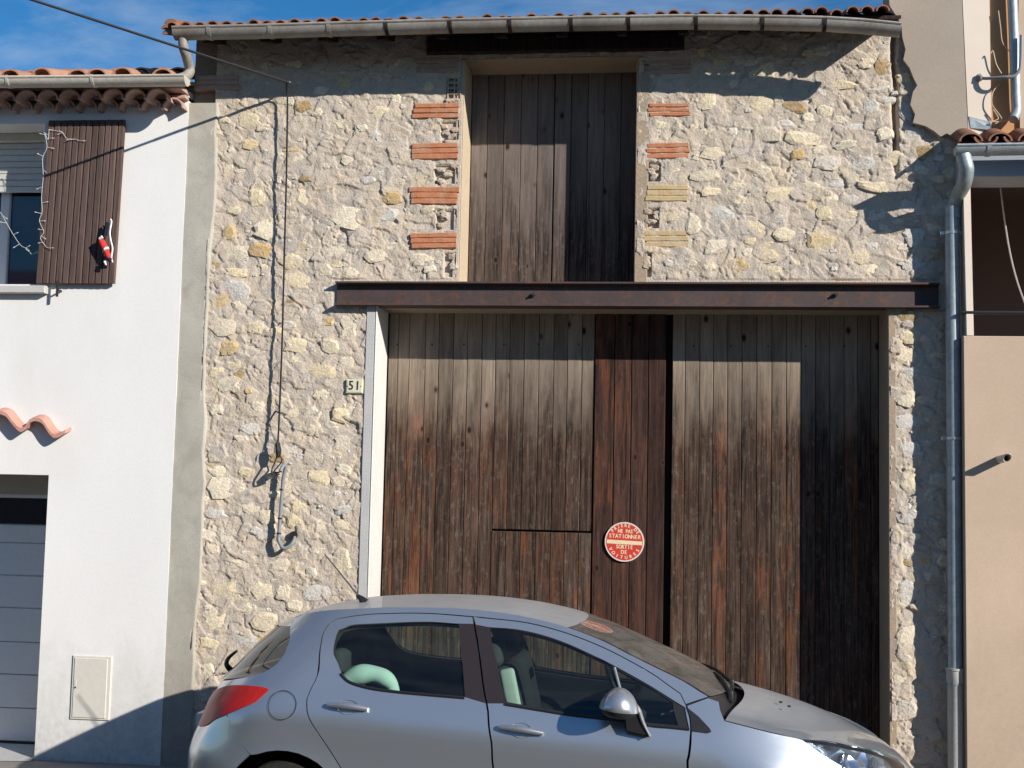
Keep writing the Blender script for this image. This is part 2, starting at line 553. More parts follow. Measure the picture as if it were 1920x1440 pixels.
def facets(x, y, cell, seed, tilt, jump):
    """patches of trowelled mortar: every patch a tilted plane with its own height"""
    g = np.random.default_rng(seed)
    R1, R2, T1, T2, T3 = (g.random((256, 256)) for _ in range(5))
    u, v = x / cell, y / cell
    iu, iv = np.floor(u).astype(int), np.floor(v).astype(int)
    best = np.full(x.shape, 9e9)
    out = np.zeros(x.shape)
    for du in (-1, 0, 1):
        for dv in (-1, 0, 1):
            a, b = (iu + du) & 255, (iv + dv) & 255
            cx, cy = iu + du + R1[a, b], iv + dv + R2[a, b]
            ex, ey = (u - cx) * cell, (v - cy) * cell
            d = ex * ex + ey * ey * 1.7
            hgt = (T1[a, b] - 0.5) * 2 * tilt * ex + (T2[a, b] - 0.5) * 2 * tilt * ey + (T3[a, b] - 0.5) * jump
            k = d < best
            best = np.where(k, d, best)
            out = np.where(k, hgt, out)
    return out


def wall_height(x, z):
    wx = x + 0.06 * fbm(x, z, 4.0, 21, 3)
    wz = z + 0.06 * fbm(x, z, 4.0, 41, 3)
    h = 0.012 * fbm(x, z, 1.2, 61, 3)
    h = h + facets(wx, wz, 0.13, 3, 0.07, 0.010)
    h = h + facets(wx + 3.1, wz + 1.7, 0.062, 4, 0.09, 0.006)
    h = h + 0.005 * fbm(x, z, 18.0, 81, 3)
    # short creases left by the trowel, running down to the right
    u, v = 0.80 * wx - 0.60 * wz, 0.60 * wx + 0.80 * wz
    n1 = fbm(u * 0.45, v, 13.0, 91, 3)
    mk = np.clip(vnoise(x * 7.0, z * 7.0, 95) * 5 - 0.2, 0, 1)
    h = h - 0.011 * np.exp(-(n1 / 0.04) ** 2) * mk
    pits = vnoise(x * 42.0, z * 48.0, 97) + 0.5 * vnoise(x * 9.0, z * 9.0, 98)
    h = h - 0.012 * np.clip((pits - 0.50) / 0.12, 0, 1)
    return h


# ------------------------------------------------------------------ ground
GZ = 0.05
MB().add([(-400, -400, 0), (400, -400, 0), (400, 400, 0), (-400, 400, 0)], [(0, 1, 2, 3)]).build('road', M_asphalt)
tag(bpy.data.objects['road'], kind='structure')
pv = MB()
pv.box(-14, 12, -0.62, 0.6, -0.05, GZ)
pv.build('pavement', M_pave)
tag(bpy.data.objects['pavement'], kind='structure')
MB().cbox(-14, 12, -0.76, -0.62, -0.05, GZ + 0.006, 0.01).build('kerb', M_cement2)
tag(bpy.data.objects['kerb'], kind='structure')

# ------------------------------------------------------------------ the stone barn
BX0, BX1 = -3.60, 2.14          # rubble face
GX0, GX1, GTOP = -2.237, 1.595, 3.592   # gate opening
WX0, WX1, WZ0, WZ1 = -1.606, -0.273, 3.78, 5.53   # loft opening
barn = empty('stone_barn', (-0.8, 0.25, 0), 'old rubble stone barn with wide wooden gate and loft door above', 'barn')
TOPZ = 5.80
STEP = 0.0075
nx, nz = int((BX1 - BX0) / STEP) + 1, int(TOPZ / STEP) + 1
gx = np.linspace(BX0, BX1, nx)
gz = np.linspace(0.0, TOPZ, nz)
XX, ZZ = np.meshgrid(gx, gz, indexing='ij')
HH = wall_height(XX, ZZ)
# rougher, more open masonry at the right-hand end; a vertical crack where the next wall was built on
rough = np.clip((XX - 1.60) / 0.1, 0, 1)
HH = HH * (1 + 0.35 * rough) + 0.012 * rough * fbm(XX, ZZ, 7.0, 99, 4)
crack_x = 1.655 + 0.012 * fbm(np.zeros_like(ZZ), ZZ, 4.0, 55, 4) * 2
HH = HH - 0.10 * np.exp(-((XX - crack_x) / 0.016) ** 2) * np.clip((ZZ - 4.55) / 0.3, 0, 1)
BR = [(775, 862, 193, 223, M_brickred), (770, 861, 268, 300, M_brickred), (769, 860, 350, 383, M_brickred), (769, 857, 437, 467, M_brickred),
      (1216, 1294, 193, 219, M_brickred), (1214, 1293, 268, 298, M_brickred), (1212, 1291, 346, 378, M_brickyel), (1208, 1290, 432, 464, M_brickyel),
      (778, 862, 108, 138, M_brickold), (1208, 1296, 112, 140, M_brickold), (366, 450, 140, 170, M_brickold)]
BEND = ((838, 866, 144, 187, 2, 4), (826, 860, 226, 264, 3, 3), (816, 858, 307, 345, 3, 3), (818, 856, 392, 432, 2, 3), (832, 856, 474, 520, 2, 4),
        (1212, 1238, 304, 340, 2, 3), (1208, 1236, 390, 428, 2, 3), (1206, 1222, 474, 520, 1, 4))


def press(x0, x1, z0, z1, top):
    """keep the mortar back where something is bedded in it"""
    global HH
    k_ = (XX > x0) & (XX < x1) & (ZZ > z0) & (ZZ < z1)
    HH = np.where(k_, np.minimum(HH, top), HH)


for a_ in BR + list(BEND):
    p_, q_ = at(a_[0], a_[3], 0), at(a_[1], a_[2], 0)
    press(p_.x - .002, q_.x - .004, p_.z + .004, q_.z - .002, .006 if a_ in BR else -.03)
press(-2.60, 2.2, 3.57, 3.80, -.004)                       # behind the steel beam
press(*(ax(640, 724, 0), ax(690, 724, 0), az(664, 745, 0), az(664, 704, 0)), .004)   # behind the number plate
press(1.70, 2.2, 4.75, 5.9, .030)                          # under the neighbour's render
ok = np.ones((nx - 1, nz - 1), bool)
cxm, czm = (gx[:-1] + gx[1:]) / 2, (gz[:-1] + gz[1:]) / 2
CX, CZ = np.meshgrid(cxm, czm, indexing='ij')
ok &= ~((CX > GX0 - 0.08) & (CX < GX1 + 0.02) & (CZ < GTOP + 0.01))
ok &= ~((CX > WX0 - 0.03) & (CX < WX1 + 0.02) & (CZ > WZ0 - 0.02) & (CZ < WZ1))
me = bpy.data.meshes.new('wall')
verts = np.stack([XX, -HH, ZZ], -1).reshape(-1, 3)
ii, jj = np.nonzero(ok)
quads = np.stack([ii * nz + jj, (ii + 1) * nz + jj, (ii + 1) * nz + jj + 1, ii * nz + jj + 1], -1)
usedv = np.zeros(len(verts), bool)
usedv[quads.ravel()] = True
remap = np.cumsum(usedv) - 1
me.from_pydata(verts[usedv].tolist(), [], remap[quads].tolist())
me.update()
wall = obj('wall', me, M_mortar, barn, smooth=True)


def h_at(x, z):
    return float(wall_height(np.array([x]), np.array([z]))[0])


core = MB()
core.box(-3.80, GX0 - 0.085, 0.06, 0.55, 0, TOPZ - 0.02)
core.box(GX1 + 0.062, 2.12, 0.06, 0.55, 0, TOPZ - 0.02)
core.box(GX0 - 0.085, WX0 - 0.06, 0.06, 0.55, GTOP, TOPZ - 0.02)
core.box(WX1 + 0.10, GX1 + 0.062, 0.06, 0.55, GTOP, TOPZ - 0.02)
core.box(WX0 - 0.06, WX1 + 0.10, 0.06, 0.55, WZ1 + .033, TOPZ - 0.02)
core.box(WX0 - 0.06, WX1 + 0.10, 0.06, 0.55, GTOP, WZ0 - 0.03)
core.box(-3.80, -3.4, 0.55, 6.0, 0, TOPZ - 0.02)
core.box(1.9, 2.12, 0.55, 6.0, 0, TOPZ - 0.02)
core.box(-3.80, 2.12, 6.0, 6.3, 0, TOPZ + 1.2)
core.build('wall_core', M_tanrend, barn)

# ---- jambs and reveals
MB().cbox(GX0 - 0.085, GX0 - 0.012, -0.012, 0.42, 0.0, GTOP, 0.006).build('gate_jamb', M_cement2, barn)
MB().cbox(GX0 - 0.012, GX0, -0.016, 0.40, 0.0, GTOP - 0.002, 0.004).build('painted_reveal', M_whiterev, barn)
MB().cbox(GX1, GX1 + 0.062, -0.004, 0.42, 0.0, GTOP, 0.008).build('gate_jamb', M_tanrend, barn)
MB().cbox(WX0 - 0.06, WX0 - .006, 0.008, 0.41, WZ0 - 0.03, WZ1, 0.006).build('loft_jamb', M_mortar, barn)
MB().cbox(WX0 - .006, WX0, 0.010, 0.405, WZ0 - 0.03, WZ1 - .002, 0.002).build('painted_reveal', M_creamrev, barn)
MB().cbox(WX1, WX1 + 0.10, -0.006, 0.41, WZ0 - 0.03, WZ1, 0.006).build('loft_jamb', M_tanrend, barn)
MB().cbox(WX0 - 0.06, WX1 + 0.10, 0.02, 0.42, WZ1, WZ1 + 0.03, 0.004).build('loft_soffit', M_tanrend, barn)
MB().cbox(WX0, WX1, 0.02, 0.40, WZ0 - 0.06, WZ0 - 0.02, 0.004).build('loft_threshold', M_tanrend, barn)

# ---- cement strip by the white house
sx = np.linspace(-3.84, -3.565, 28)
sz = np.linspace(0.0, 5.2, 260)
SX, SZ = np.meshgrid(sx, sz, indexing='ij')
SX = SX + (SX > -3.6) * 0.03 * fbm(SX * 0, SZ, 2.0, 301, 4)
SH = 0.012 + 0.008 * fbm(SX, SZ, 3.0, 302, 4)
SH = np.where(np.arange(28)[:, None] == 27, SH - 0.05, SH)
me = bpy.data.meshes.new('cement_strip')
idx = np.arange(28 * 260).reshape(28, 260)
q = np.stack([idx[:-1, :-1], idx[1:, :-1], idx[1:, 1:], idx[:-1, 1:]], -1).reshape(-1, 4)
me.from_pydata(np.stack([SX, -SH - 0.012, SZ], -1).reshape(-1, 3).tolist(), [], q.tolist())
obj('cement_strip', me, M_cement, barn, smooth=True)

# ---- hollow bricks round the loft door
def hollow_brick(x0, x1, z0, z1, mat):
    """three fluted ribs, each broken off at its own length, in one brick"""
    m = MB()
    n = 3
    hgt = (z1 - z0) / n
    tilt = random.uniform(-.012, .012)
    for k in range(n):
        a, b = z0 + k * hgt, z0 + (k + 1) * hgt
        xa, xb_ = x0 + random.uniform(-.008, .016), x1 - random.uniform(-.004, .014)
        nseg = 7
        yb = -.012 + random.uniform(-.002, .003)
        prof = [(0.06, 0.0), (yb + .006, .002), (yb, .007), (yb, hgt - .007), (yb + .006, hgt - .002), (0.06, hgt)]
        base = len(m.v)
        for i in range(nseg + 1):
            x = xa + (xb_ - xa) * i / nseg
            jz, jy = random.uniform(-.0015, .0015), random.uniform(-.0015, .002)
            for (py_, pz_) in prof:
                m.v.append((x + random.uniform(-.002, .002), py_ + (jy if py_ < .05 else 0), a + pz_ + tilt * (x - x0) + jz))
        kk_ = len(prof)
        for i in range(nseg):
            for j in range(kk_ - 1):
                q = base + i * kk_ + j
                m.f.append((q, q + kk_, q + kk_ + 1, q + 1))
        m.f.append(tuple(base + j for j in range(kk_)))
        m.f.append(tuple(base + nseg * kk_ + j for j in range(kk_ - 1, -1, -1)))
    m.box(x0 + .012, x1 - .012, -.005, .06, z0 + .003, z1 - .003)
    return m.build('hollow_brick', mat, barn)


keep_out = []
for (a, b, c, d, mt) in BR:
    p, q_ = at(a, d, 0), at(b, c, 0)
    hollow_brick(p.x, q_.x, p.z, q_.z, mt)
    keep_out.append((p.x - .02, q_.x + .02, p.z - .015, q_.z + .015))


def brick_end(a, b, c, d, mat, nx_, nz_):
    """end of a hollow brick: a lattice with open cells"""
    p, q_ = at(a, d, 0), at(b, c, 0)
    m = MB()
    w, hh_ = (q_.x - p.x), (q_.z - p.z)
    t = 0.011
    for i in range(nx_ + 1):
        x = p.x + (w - t) * i / nx_
        m.box(x, x + t, -0.002 + random.uniform(-.004, .003), 0.07, p.z, q_.z)
    for j in range(nz_ + 1):
        z = p.z + (hh_ - t) * j / nz_
        m.box(p.x + 0.001, q_.x - 0.001, 0.001 + random.uniform(-.004, .003), 0.07, z, z + t)
    m.box(p.x + .002, q_.x - .002, 0.045, 0.06, p.z + .002, q_.z - .002)
    for i in range(nx_):
        for j in range(nz_):
            if random.random() < .12:
                xa, za = p.x + w * i / nx_, p.z + hh_ * j / nz_
                m.cbox(xa + .003, xa + w / nx_ + .004, random.uniform(-.012, .012), .05, za + .003, za + hh_ / nz_ + .004, .005)
    keep_out.append((p.x - .01, q_.x + .02, p.z - .01, q_.z + .01))
    return m.build('brick_end', mat, barn)


M_brickend = mottled('brick_end', (0.52, 0.42, 0.32), (0.42, 0.33, 0.25), 12.0, 0.95, 0.6, 50.0, 0.01, 0.1)
brick_end(*BEND[0][:4], M_brickend, *BEND[0][4:])
BROKEN = list(BEND[1:])

# ---- rubble stones
def stone_mesh(w, h, d, seed):
    r = random.Random(seed)
    n = 12
    ph = r.uniform(0, 6.28)
    outer, edge, inner = [], [], []
    sq = r.uniform(2.2, 4.5)
    tx, tz = r.uniform(-.08, .08), r.uniform(-.06, .10)
    for k in range(n):
        t = 2 * math.pi * k / n + r.uniform(-.18, .18)
        c, s = math.cos(t), math.sin(t)
        rr = (abs(c) ** sq + abs(s) ** sq) ** (-1 / sq) * r.uniform(0.72, 1.10)
        x, z = c * rr * w / 2, s * rr * h / 2
        fy = -(tx * x + tz * z)
        outer.append((x * 1.05, d * 1.6, z * 1.05))
        edge.append((x * 0.96, fy + r.uniform(-.002, .009), z * 0.96))
        inner.append((x * r.uniform(.55, .78), fy * 0.9 - r.uniform(0.0, 0.004), z * r.uniform(.5, .72)))
    vs = outer + edge + inner + [(r.uniform(-.1, .1) * w, -r.uniform(0.0, 0.004), r.uniform(-.1, .1) * h)]
    fs = []
    for k in range(n):
        j = (k + 1) % n
        fs += [(k, j, n + j, n + k), (n + k, n + j, 2 * n + j, 2 * n + k), (2 * n + k, 2 * n + j, 3 * n)]
    me_ = bpy.data.meshes.new('stone')
    me_.from_pydata(vs, [], fs)
    me_.update()
    me_.polygons.foreach_set('use_smooth', [True] * len(me_.polygons))
    me_.set_sharp_from_angle(angle=rad(14))
    return me_


# stones one can pick out in the photograph: centre, width, height (pixels of the survey), kind
PICK = [(1327, 190, 34, 36, 's'), (1430, 195, 44, 30, 's'), (1491, 201, 46, 30, 'b'), (1548, 207, 34, 24, 's'), (1634, 198, 34, 38, 'w'),
        (1436, 252, 50, 30, 's'), (1506, 261, 64, 26, 's'), (1607, 241, 66, 22, 'w'), (1341, 288, 56, 28, 's'), (1495, 290, 24, 18, 'o'),
        (1467, 368, 64, 40, 's'), (1350, 405, 54, 38, 'w'), (1538, 455, 54, 44, 'o'), (1548, 306, 50, 30, 's'), (1640, 350, 62, 24, 's'),
        (1655, 128, 36, 40, 'b'), (1645, 160, 60, 26, 's'), (1572, 157, 66, 20, 's'), (1415, 425, 40, 28, 's'), (1385, 500, 36, 34, 'o'),
        (1545, 400, 34, 30, 's'), (1650, 430, 36, 30, 's'), (1585, 272, 40, 18, 's'), (1660, 250, 34, 26, 's'), (1325, 330, 60, 22, 's'),
        (1335, 360, 50, 18, 's'), (1470, 440, 40, 26, 's'), (1600, 480, 50, 34, 's'), (1640, 505, 44, 22, 's'), (1300, 420, 30, 40, 's'),
        (1345, 465, 46, 30, 's'), (1440, 480, 40, 30, 's'), (1430, 320, 44, 20, 's'), (1380, 350, 34, 18, 's'),
        (470, 270, 34, 22, 'o'), (545, 278, 36, 20, 'o'), (430, 435, 32, 30, 'o'), (488, 470, 44, 28, 'o'), (650, 405, 60, 50, 's'),
        (575, 372, 44, 44, 's'), (480, 370, 36, 36, 's'), (735, 370, 40, 26, 'o'), (595, 210, 22, 20, 's'), (680, 240, 30, 16, 's'),
        (715, 212, 46, 26, 's'), (500, 430, 50, 40, 's'), (705, 480, 44, 30, 's'), (610, 505, 30, 26, 's'), (660, 510, 34, 22, 's'),
        (440, 545, 62, 42, 'w'), (445, 512, 48, 20, 's'), (560, 528, 70, 34, 's'), (420, 612, 56, 36, 's'), (480, 615, 34, 26, 's'),
        (428, 652, 40, 28, 'o'), (478, 655, 40, 26, 's'), (555, 648, 50, 34, 's'), (620, 648, 36, 30, 's'), (600, 700, 64, 40, 's'),
        (435, 685, 40, 20, 's'), (430, 720, 44, 34, 's'), (520, 760, 36, 46, 's'), (585, 780, 40, 34, 's'), (600, 740, 36, 22, 's'),
        (470, 805, 40, 28, 'w'), (590, 805, 34, 24, 's'), (540, 610, 30, 22, 's'), (640, 780, 36, 30, 's'), (415, 915, 56, 40, 's'),
        (410, 885, 40, 24, 's'), (460, 885, 34, 22, 's'), (600, 895, 44, 28, 's'), (640, 905, 44, 26, 's'), (560, 950, 34, 30, 's'),
        (470, 950, 40, 30, 's'), (600, 985, 44, 34, 's'), (640, 985, 30, 26, 's'), (428, 1005, 44, 44, 's'), (480, 995, 30, 16, 'w'),
        (455, 1057, 50, 16, 's'), (525, 1060, 46, 28, 's'), (585, 1075, 24, 22, 's'), (640, 1050, 40, 50, 's'), (412, 1112, 80, 44, 's'),
        (492, 1108, 44, 36, 's'), (530, 1112, 30, 32, 's'), (595, 1112, 66, 30, 'w'), (455, 1140, 34, 22, 's'), (402, 1165, 48, 40, 's'),
        (495, 1165, 62, 36, 's'), (395, 1206, 42, 28, 's'), (455, 1206, 60, 34, 'w'), (390, 1258, 30, 30, 's'),
        (655, 620, 34, 44, 's'), (650, 680, 30, 26, 's'), (655, 770, 34, 30, 's'), (640, 830, 34, 36, 's'), (645, 880, 32, 22, 's'),
        (1700, 595, 40, 26, 'b'), (1700, 632, 44, 22, 's'), (1700, 668, 44, 30, 's'), (1708, 700, 36, 26, 'w'), (1695, 745, 44, 40, 's'),
        (1700, 790, 44, 34, 'w'), (1706, 845, 40, 34, 'w'), (1700, 900, 36, 44, 's'), (1700, 960, 40, 40, 'w'), (1700, 1030, 36, 36, 's'),
        (1702, 1110, 34, 44, 'w'), (1700, 1200, 40, 60, 's'), (1690, 1270, 36, 44, 's'), (1700, 1330, 38, 40, 's'),
        (1710, 390, 50, 36, 'w'), (1760, 392, 44, 36, 'w'), (1715, 445, 40, 34, 'w'), (1712, 495, 44, 30, 'w'), (1785, 325, 34, 26, 's'),
        (1720, 320, 44, 22, 's'), (1757, 336, 30, 16, 's'), (1710, 255, 40, 34, 'w'), (1700, 210, 28, 36, 'w'), (1730, 285, 40, 30, 'b')]
MATS = {'s': M_stone, 'o': M_stoneoch, 'w': M_stonewht, 'b': M_stonebrn}
placed = []
keep_out += [(GX0 - .12, GX1 + .08, -1, GTOP + .16), (WX0 - .09, WX1 + .12, WZ0 - .05, 6), (-2.56, 2.2, GTOP - .02, WZ0 + .02),
             (ax(800, 90, 0) - .03, ax(1283, 90, 0) + .03, az(1000, 108, 0), 6)]


def free(x, z, r, slack=1.0):
    for (a, b, c, d) in keep_out:
        if a - r * .7 < x < b + r * .7 and c - r * .5 < z < d + r * .5:
            return False
    for (u, v, s) in placed:
        if (u - x) ** 2 + ((v - z) * 1.35) ** 2 < ((r + s) * slack) ** 2:
            return False
    return True


n_st = 0


def put_stone(x, z, w, h, kind, proud):
    global n_st
    o = obj('stone', stone_mesh(w, h, 0.03, n_st * 7 + 1), MATS[kind], wall, loc=(x, -h_at(x, z) - proud, z))
    o.rotation_euler = (0, random.uniform(-.14, .14), 0)
    n_st += 1


for (a, b, c, d, _i, _j) in BROKEN:      # broken brick ends, half filled with mortar
    p, q_ = at(a, d, 0), at(b, c, 0)
    keep_out.append((p.x - .01, q_.x + .02, p.z - .01, q_.z + .01))
    for _ in range(5):
        x, z = random.uniform(p.x + .02, q_.x - .02), random.uniform(p.z + .02, q_.z - .02)
        o = obj('brick_fragment', stone_mesh(random.uniform(.05, .09), random.uniform(.035, .06), .03, random.randint(0, 9999)), random.choice((M_brickend, M_mortar)), wall,
                loc=(x, random.uniform(-.012, .008), z))
        o.rotation_euler = (0, random.uniform(-.4, .4), 0)
for (px, py, w, h, k) in PICK:
    p = at(px, py, 0)
    put_stone(p.x, p.z, w / 248 * 1.05, h / 248 * 1.05, k, random.uniform(.002, .007))
    placed.append((p.x, p.z, (w + h) / 4 / 248))
tries = 0
chips = MB()
while n_st < 297 and tries < 60000:
    tries += 1
    x, z = random.uniform(BX0 + .04, BX1 - .03), random.uniform(1.0, 5.62)
    if -2.45 < x < 1.66 and z < GTOP + .2:
        continue
    r = random.choice([.038, .045, .05, .058, .07, .08])
    if tries > 20000:
        r = .036
    if not free(x, z, r, 1.0):
        continue
    w = r * random.uniform(2.0, 2.9)
    h = r * random.uniform(1.3, 1.9)
    k = random.choices('sowb', [70, 7, 16, 3])[0]
    if x < WX0 and z > 3.9 and random.random() < .25:
        continue
    put_stone(x, z, w, h, k, random.uniform(-.002, .005))
    placed.append((x, z, r))
for t in range(9000):
    x, z = random.uniform(BX0 + .03, BX1 - .03), random.uniform(0.8, 5.6)
    r = random.uniform(.012, .026)
    if not free(x, z, r, .85):
        continue
    placed.append((x, z, r))
    me_ = stone_mesh(r * 2.4, r * 1.6, .02, t)
    y0 = -h_at(x, z) - random.uniform(-.003, .003)
    chips.add([(v.co.x + x, v.co.y + y0, v.co.z + z) for v in me_.vertices], [tuple(p.vertices) for p in me_.polygons])
    bpy.data.meshes.remove(me_)
    if len(chips.f) > 36 * 260:
        break
tag(chips.build('stone_chips', M_stonewht, wall), kind='stuff')

# ---- steel beam over the gate
bx0, bx1 = ax(628, 550, -.07), ax(1760, 552, -.02)
bzt, bzb = az(1000, 528, -.075), az(1000, 573, -.075)
beam = MB()
prof = [(.10, bzt), (-.075, bzt), (-.075, bzt - .013), (-.012, bzt - .019), (-.012, bzb + .019), (-.075, bzb + .013), (-.075, bzb), (.10, bzb)]
vs = [(bx0, a, b) for a, b in prof] + [(bx1, a, b) for a, b in prof]
k = len(prof)
beam.add(vs, [(i + 1, k + i + 1, k + i, i) for i in range(k - 1)] + [(7, k + 7, k, 0), tuple(range(k)), tuple(range(2 * k - 1, k - 1, -1))])
beam_o = beam.build('steel_beam', M_iron, barn)
for px in (1000, 1567):
    p = at(px, 553, -.02)
    b = MB().tube([(p.x, -.008, p.z), (p.x, -.032, p.z)], .017, 6)
    b.tube([(p.x, -.03, p.z), (p.x, -.05, p.z)], .009, 8)
    b.build('bolt', M_bolt, beam_o)
MB().cbox(GX0 - .08, GX1 + .06, 0.005, 0.40, GTOP + .001, GTOP + .05, .006).build('gate_lintel', M_tanrend, barn)

# ---- timber lintel over the loft door
lx0, lx1 = ax(800, 90, -.03), ax(1283, 90, -.03)
MB().cbox(lx0, lx1, -.05, .30, WZ1 + .031, WZ1 + .17, .012).build('timber_lintel', M_timber, barn)


# ---- gate leaves, board by board
def boards(parent, xs, z0, z1, Y, mat, gap=.003, depth=.03, mats=None):
    for i in range(len(xs) - 1):
        dy = random.uniform(-.003, .003)
        m = MB().cbox(xs[i] + gap / 2, xs[i + 1] - gap / 2, Y + dy, Y + depth, z0 + random.uniform(0, .004), z1, .004)
        m.build('plank', (mats[i] if mats else mat), parent)


DY = .42
gx_ = lambda L: [ax(p, 850, DY) for p in L]
leaf = empty('gate_leaf', (-1.4, DY, 0))
leaf.parent = barn
leaf.location = Vector((-1.4, DY, 0)) - barn.location
L1 = gx_([724, 741, 762, 792, 818, 845, 872, 899, 925])
boards(leaf, [GX0 + .004] + L1[1:], .08, GTOP + .03, DY, M_gate)
L2 = gx_([925, 952, 979, 1007, 1035, 1061, 1088, 1112])
zc = az(1010, 996, DY)
boards(leaf, L2, zc + .006, GTOP + .03, DY, M_gate)
hatch = empty('wicket_door', (L2[0], DY, 0))
hatch.parent = barn
hatch.location = Vector((L2[0], DY, 0)) - barn.location
boards(hatch, [x - .003 for x in L2], .10, zc - .006, DY - .004, M_gate)
stile = empty('gate_door', (0, DY, 0))
stile.parent = barn
stile.location = Vector((0, DY, 0)) - barn.location
L3 = gx_([1113, 1150, 1182, 1214, 1247])
boards(stile, L3, .08, GTOP + .03, DY - .012, M_gatered, gap=.005)
leaf2 = empty('gate_leaf', (1.0, DY, 0))
leaf2.parent = barn
leaf2.location = Vector((1.0, DY, 0)) - barn.location
L4 = gx_([1259, 1283, 1310, 1336, 1363, 1390, 1418, 1446, 1474, 1502, 1529, 1556, 1583, 1609, 1633])
boards(leaf2, L4 + [GX1 - .004], .08, GTOP + .03, DY, M_gate)
bk = MB().box(GX0 - .05, GX1 + .03, DY + .045, DY + .06, .02, GTOP + .04)
bk.build('gate_backing', M_dark, barn)
# nail heads on the upper ledge
M_nail = plain('nail_head', (0.02, 0.018, 0.017), 0.7)
for lf, pxs, py in ((leaf, (745, 810, 870, 945, 1010, 1085), 646), (leaf2, (1300, 1370, 1440, 1511, 1583), 649)):
    for px in pxs:
        p = at(px, py, DY)
        MB().tube([(p.x, DY - .006, p.z), (p.x, DY + .002, p.z)], .007, 6).build('nail', M_nail, lf)

# ---- loft door
LY = .40
loft = empty('loft_door', (-.9, LY, WZ0))
loft.parent = barn
loft.location = Vector((-.9, LY, WZ0)) - barn.location
lx = [ax(p, 330, LY) for p in (883, 912, 943, 975, 1006, 1037)]
boards(loft, [WX0 + .003] + lx[1:], WZ0 - .02, WZ1 + .015, LY, M_loft)
loft2 = empty('loft_door', (-.4, LY, WZ0))
loft2.parent = barn
loft2.location = Vector((-.4, LY, WZ0)) - barn.location
lx = [ax(p, 330, LY) for p in (1038.5, 1069, 1101, 1132, 1163)]
boards(loft2, lx + [WX1 - .003], WZ0 - .02, WZ1 + .015, LY - .004, M_loft)
MB().box(WX0 - .04, WX1 + .04, LY + .04, LY + .055, WZ0 - .05, WZ1 + .03).build('loft_backing', M_dark, barn)

# ---- eave, rafters, roof
PIT = math.tan(rad(17))
RZ = 5.655
roof = MB()
nxr = 300
x0r, x1r = -3.86, 1.64
pitch_t = 0.106
for (y, z) in ((-.36, 0), (7.0, 7.36 * PIT)):
    pass
prof_rows = []
for row, y in enumerate((-.345, 1.0, 3.0, 6.3)):
    r_ = []
    for i in range(nxr + 1):
        x = x0r + (x1r - x0r) * i / nxr
        r_.append((x, y, RZ + .025 + (y + .36) * PIT + .018 * abs(math.cos(math.pi * (x - x0r) / pitch_t))))
    prof_rows.append(r_)
vs = [p for r_ in prof_rows for p in r_]
nn = nxr + 1
roof.add(vs, [(a * nn + i, a * nn + i + 1, (a + 1) * nn + i + 1, (a + 1) * nn + i) for a in range(3) for i in range(nxr)])
roof_o = roof.build('roof', M_tile, barn, smooth=True)
tile_me = None
for c in range(int((x1r - x0r) / pitch_t)):
    xc = x0r + pitch_t * (c + .5)
    if tile_me is None:
        m = MB()
        seg = 8
        for (y, r1, dz) in ((-.07, .050, -.012), (.33, .043, .33 * PIT)):
            for s in range(seg + 1):
                t = math.pi * s / seg
                m.v.append((r1 * math.cos(t), y, dz + r1 * .95 * math.sin(t)))
            for s in range(seg + 1):
                t = math.pi * s / seg
                m.v.append(((r1 - .011) * math.cos(t), y, dz + (r1 - .011) * .95 * math.sin(t)))
        k = seg + 1
        for s in range(seg):
            m.f += [(s, s + 1, 2 * k + s + 1, 2 * k + s), (k + s + 1, k + s, 3 * k + s, 3 * k + s + 1), (s + 1, s, k + s, k + s + 1)]
        tile_me = m.mesh('roof_tile')
        tile_me.materials.append(M_tile)
        auto_smooth(tile_me, 40)
    o = obj('roof_tile', tile_me, None, roof_o, loc=(xc + random.uniform(-.008, .008), -.36 + random.uniform(-.02, .012), RZ + .022 + random.uniform(-.004, .014)))
    o.rotation_euler = (random.uniform(-.03, .03), 0, random.uniform(-.05, .05))
eave = MB()
eave.add([(x0r, -.36, RZ - .005), (x1r, -.36, RZ - .005), (x1r, .2, RZ - .005 + .56 * PIT), (x0r, .2, RZ - .005 + .56 * PIT),
          (x0r, -.36, RZ + .02), (x1r, -.36, RZ + .02), (x1r, .2, RZ + .02 + .56 * PIT), (x0r, .2, RZ + .02 + .56 * PIT)],
         [(0, 1, 2, 3), (7, 6, 5, 4), (0, 4, 5, 1), (1, 5, 6, 2), (3, 2, 6, 7), (0, 3, 7, 4)])
eave.build('eave_boarding', M_timber, barn)
for i in range(12):
    x = -3.6 + i * .455
    m = MB()
    m.add([(x, -.33, RZ - .075), (x + .07, -.33, RZ - .075), (x + .07, .2, RZ - .075 + .53 * PIT), (x, .2, RZ - .075 + .53 * PIT),
           (x, -.33, RZ - .004), (x + .07, -.33, RZ - .004), (x + .07, .2, RZ - .004 + .53 * PIT), (x, .2, RZ - .004 + .53 * PIT)],
          [(3, 2, 1, 0), (4, 5, 6, 7), (0, 1, 5, 4), (1, 2, 6, 5), (2, 3, 7, 6), (3, 0, 4, 7)])
    m.build('rafter', M_timber, barn)
# verge tiles at the left end
for i, (px, py) in enumerate(((322, 42), (316, 52), (318, 62))):
    p = at(px, py, -.36)
    m = MB()
    for y in (-.03, .35):
        for s in range(7):
            t = math.pi * s / 6
            m.v.append((p.x + .05 * math.cos(t), -.36 + y, p.z + (y + .03) * PIT + .04 * math.sin(t) - .02))
    m.f += [(s, s + 1, 8 + s, 7 + s) for s in range(6)] + [tuple(range(6, -1, -1))]
    m.build('verge_tile', M_tile, roof_o)


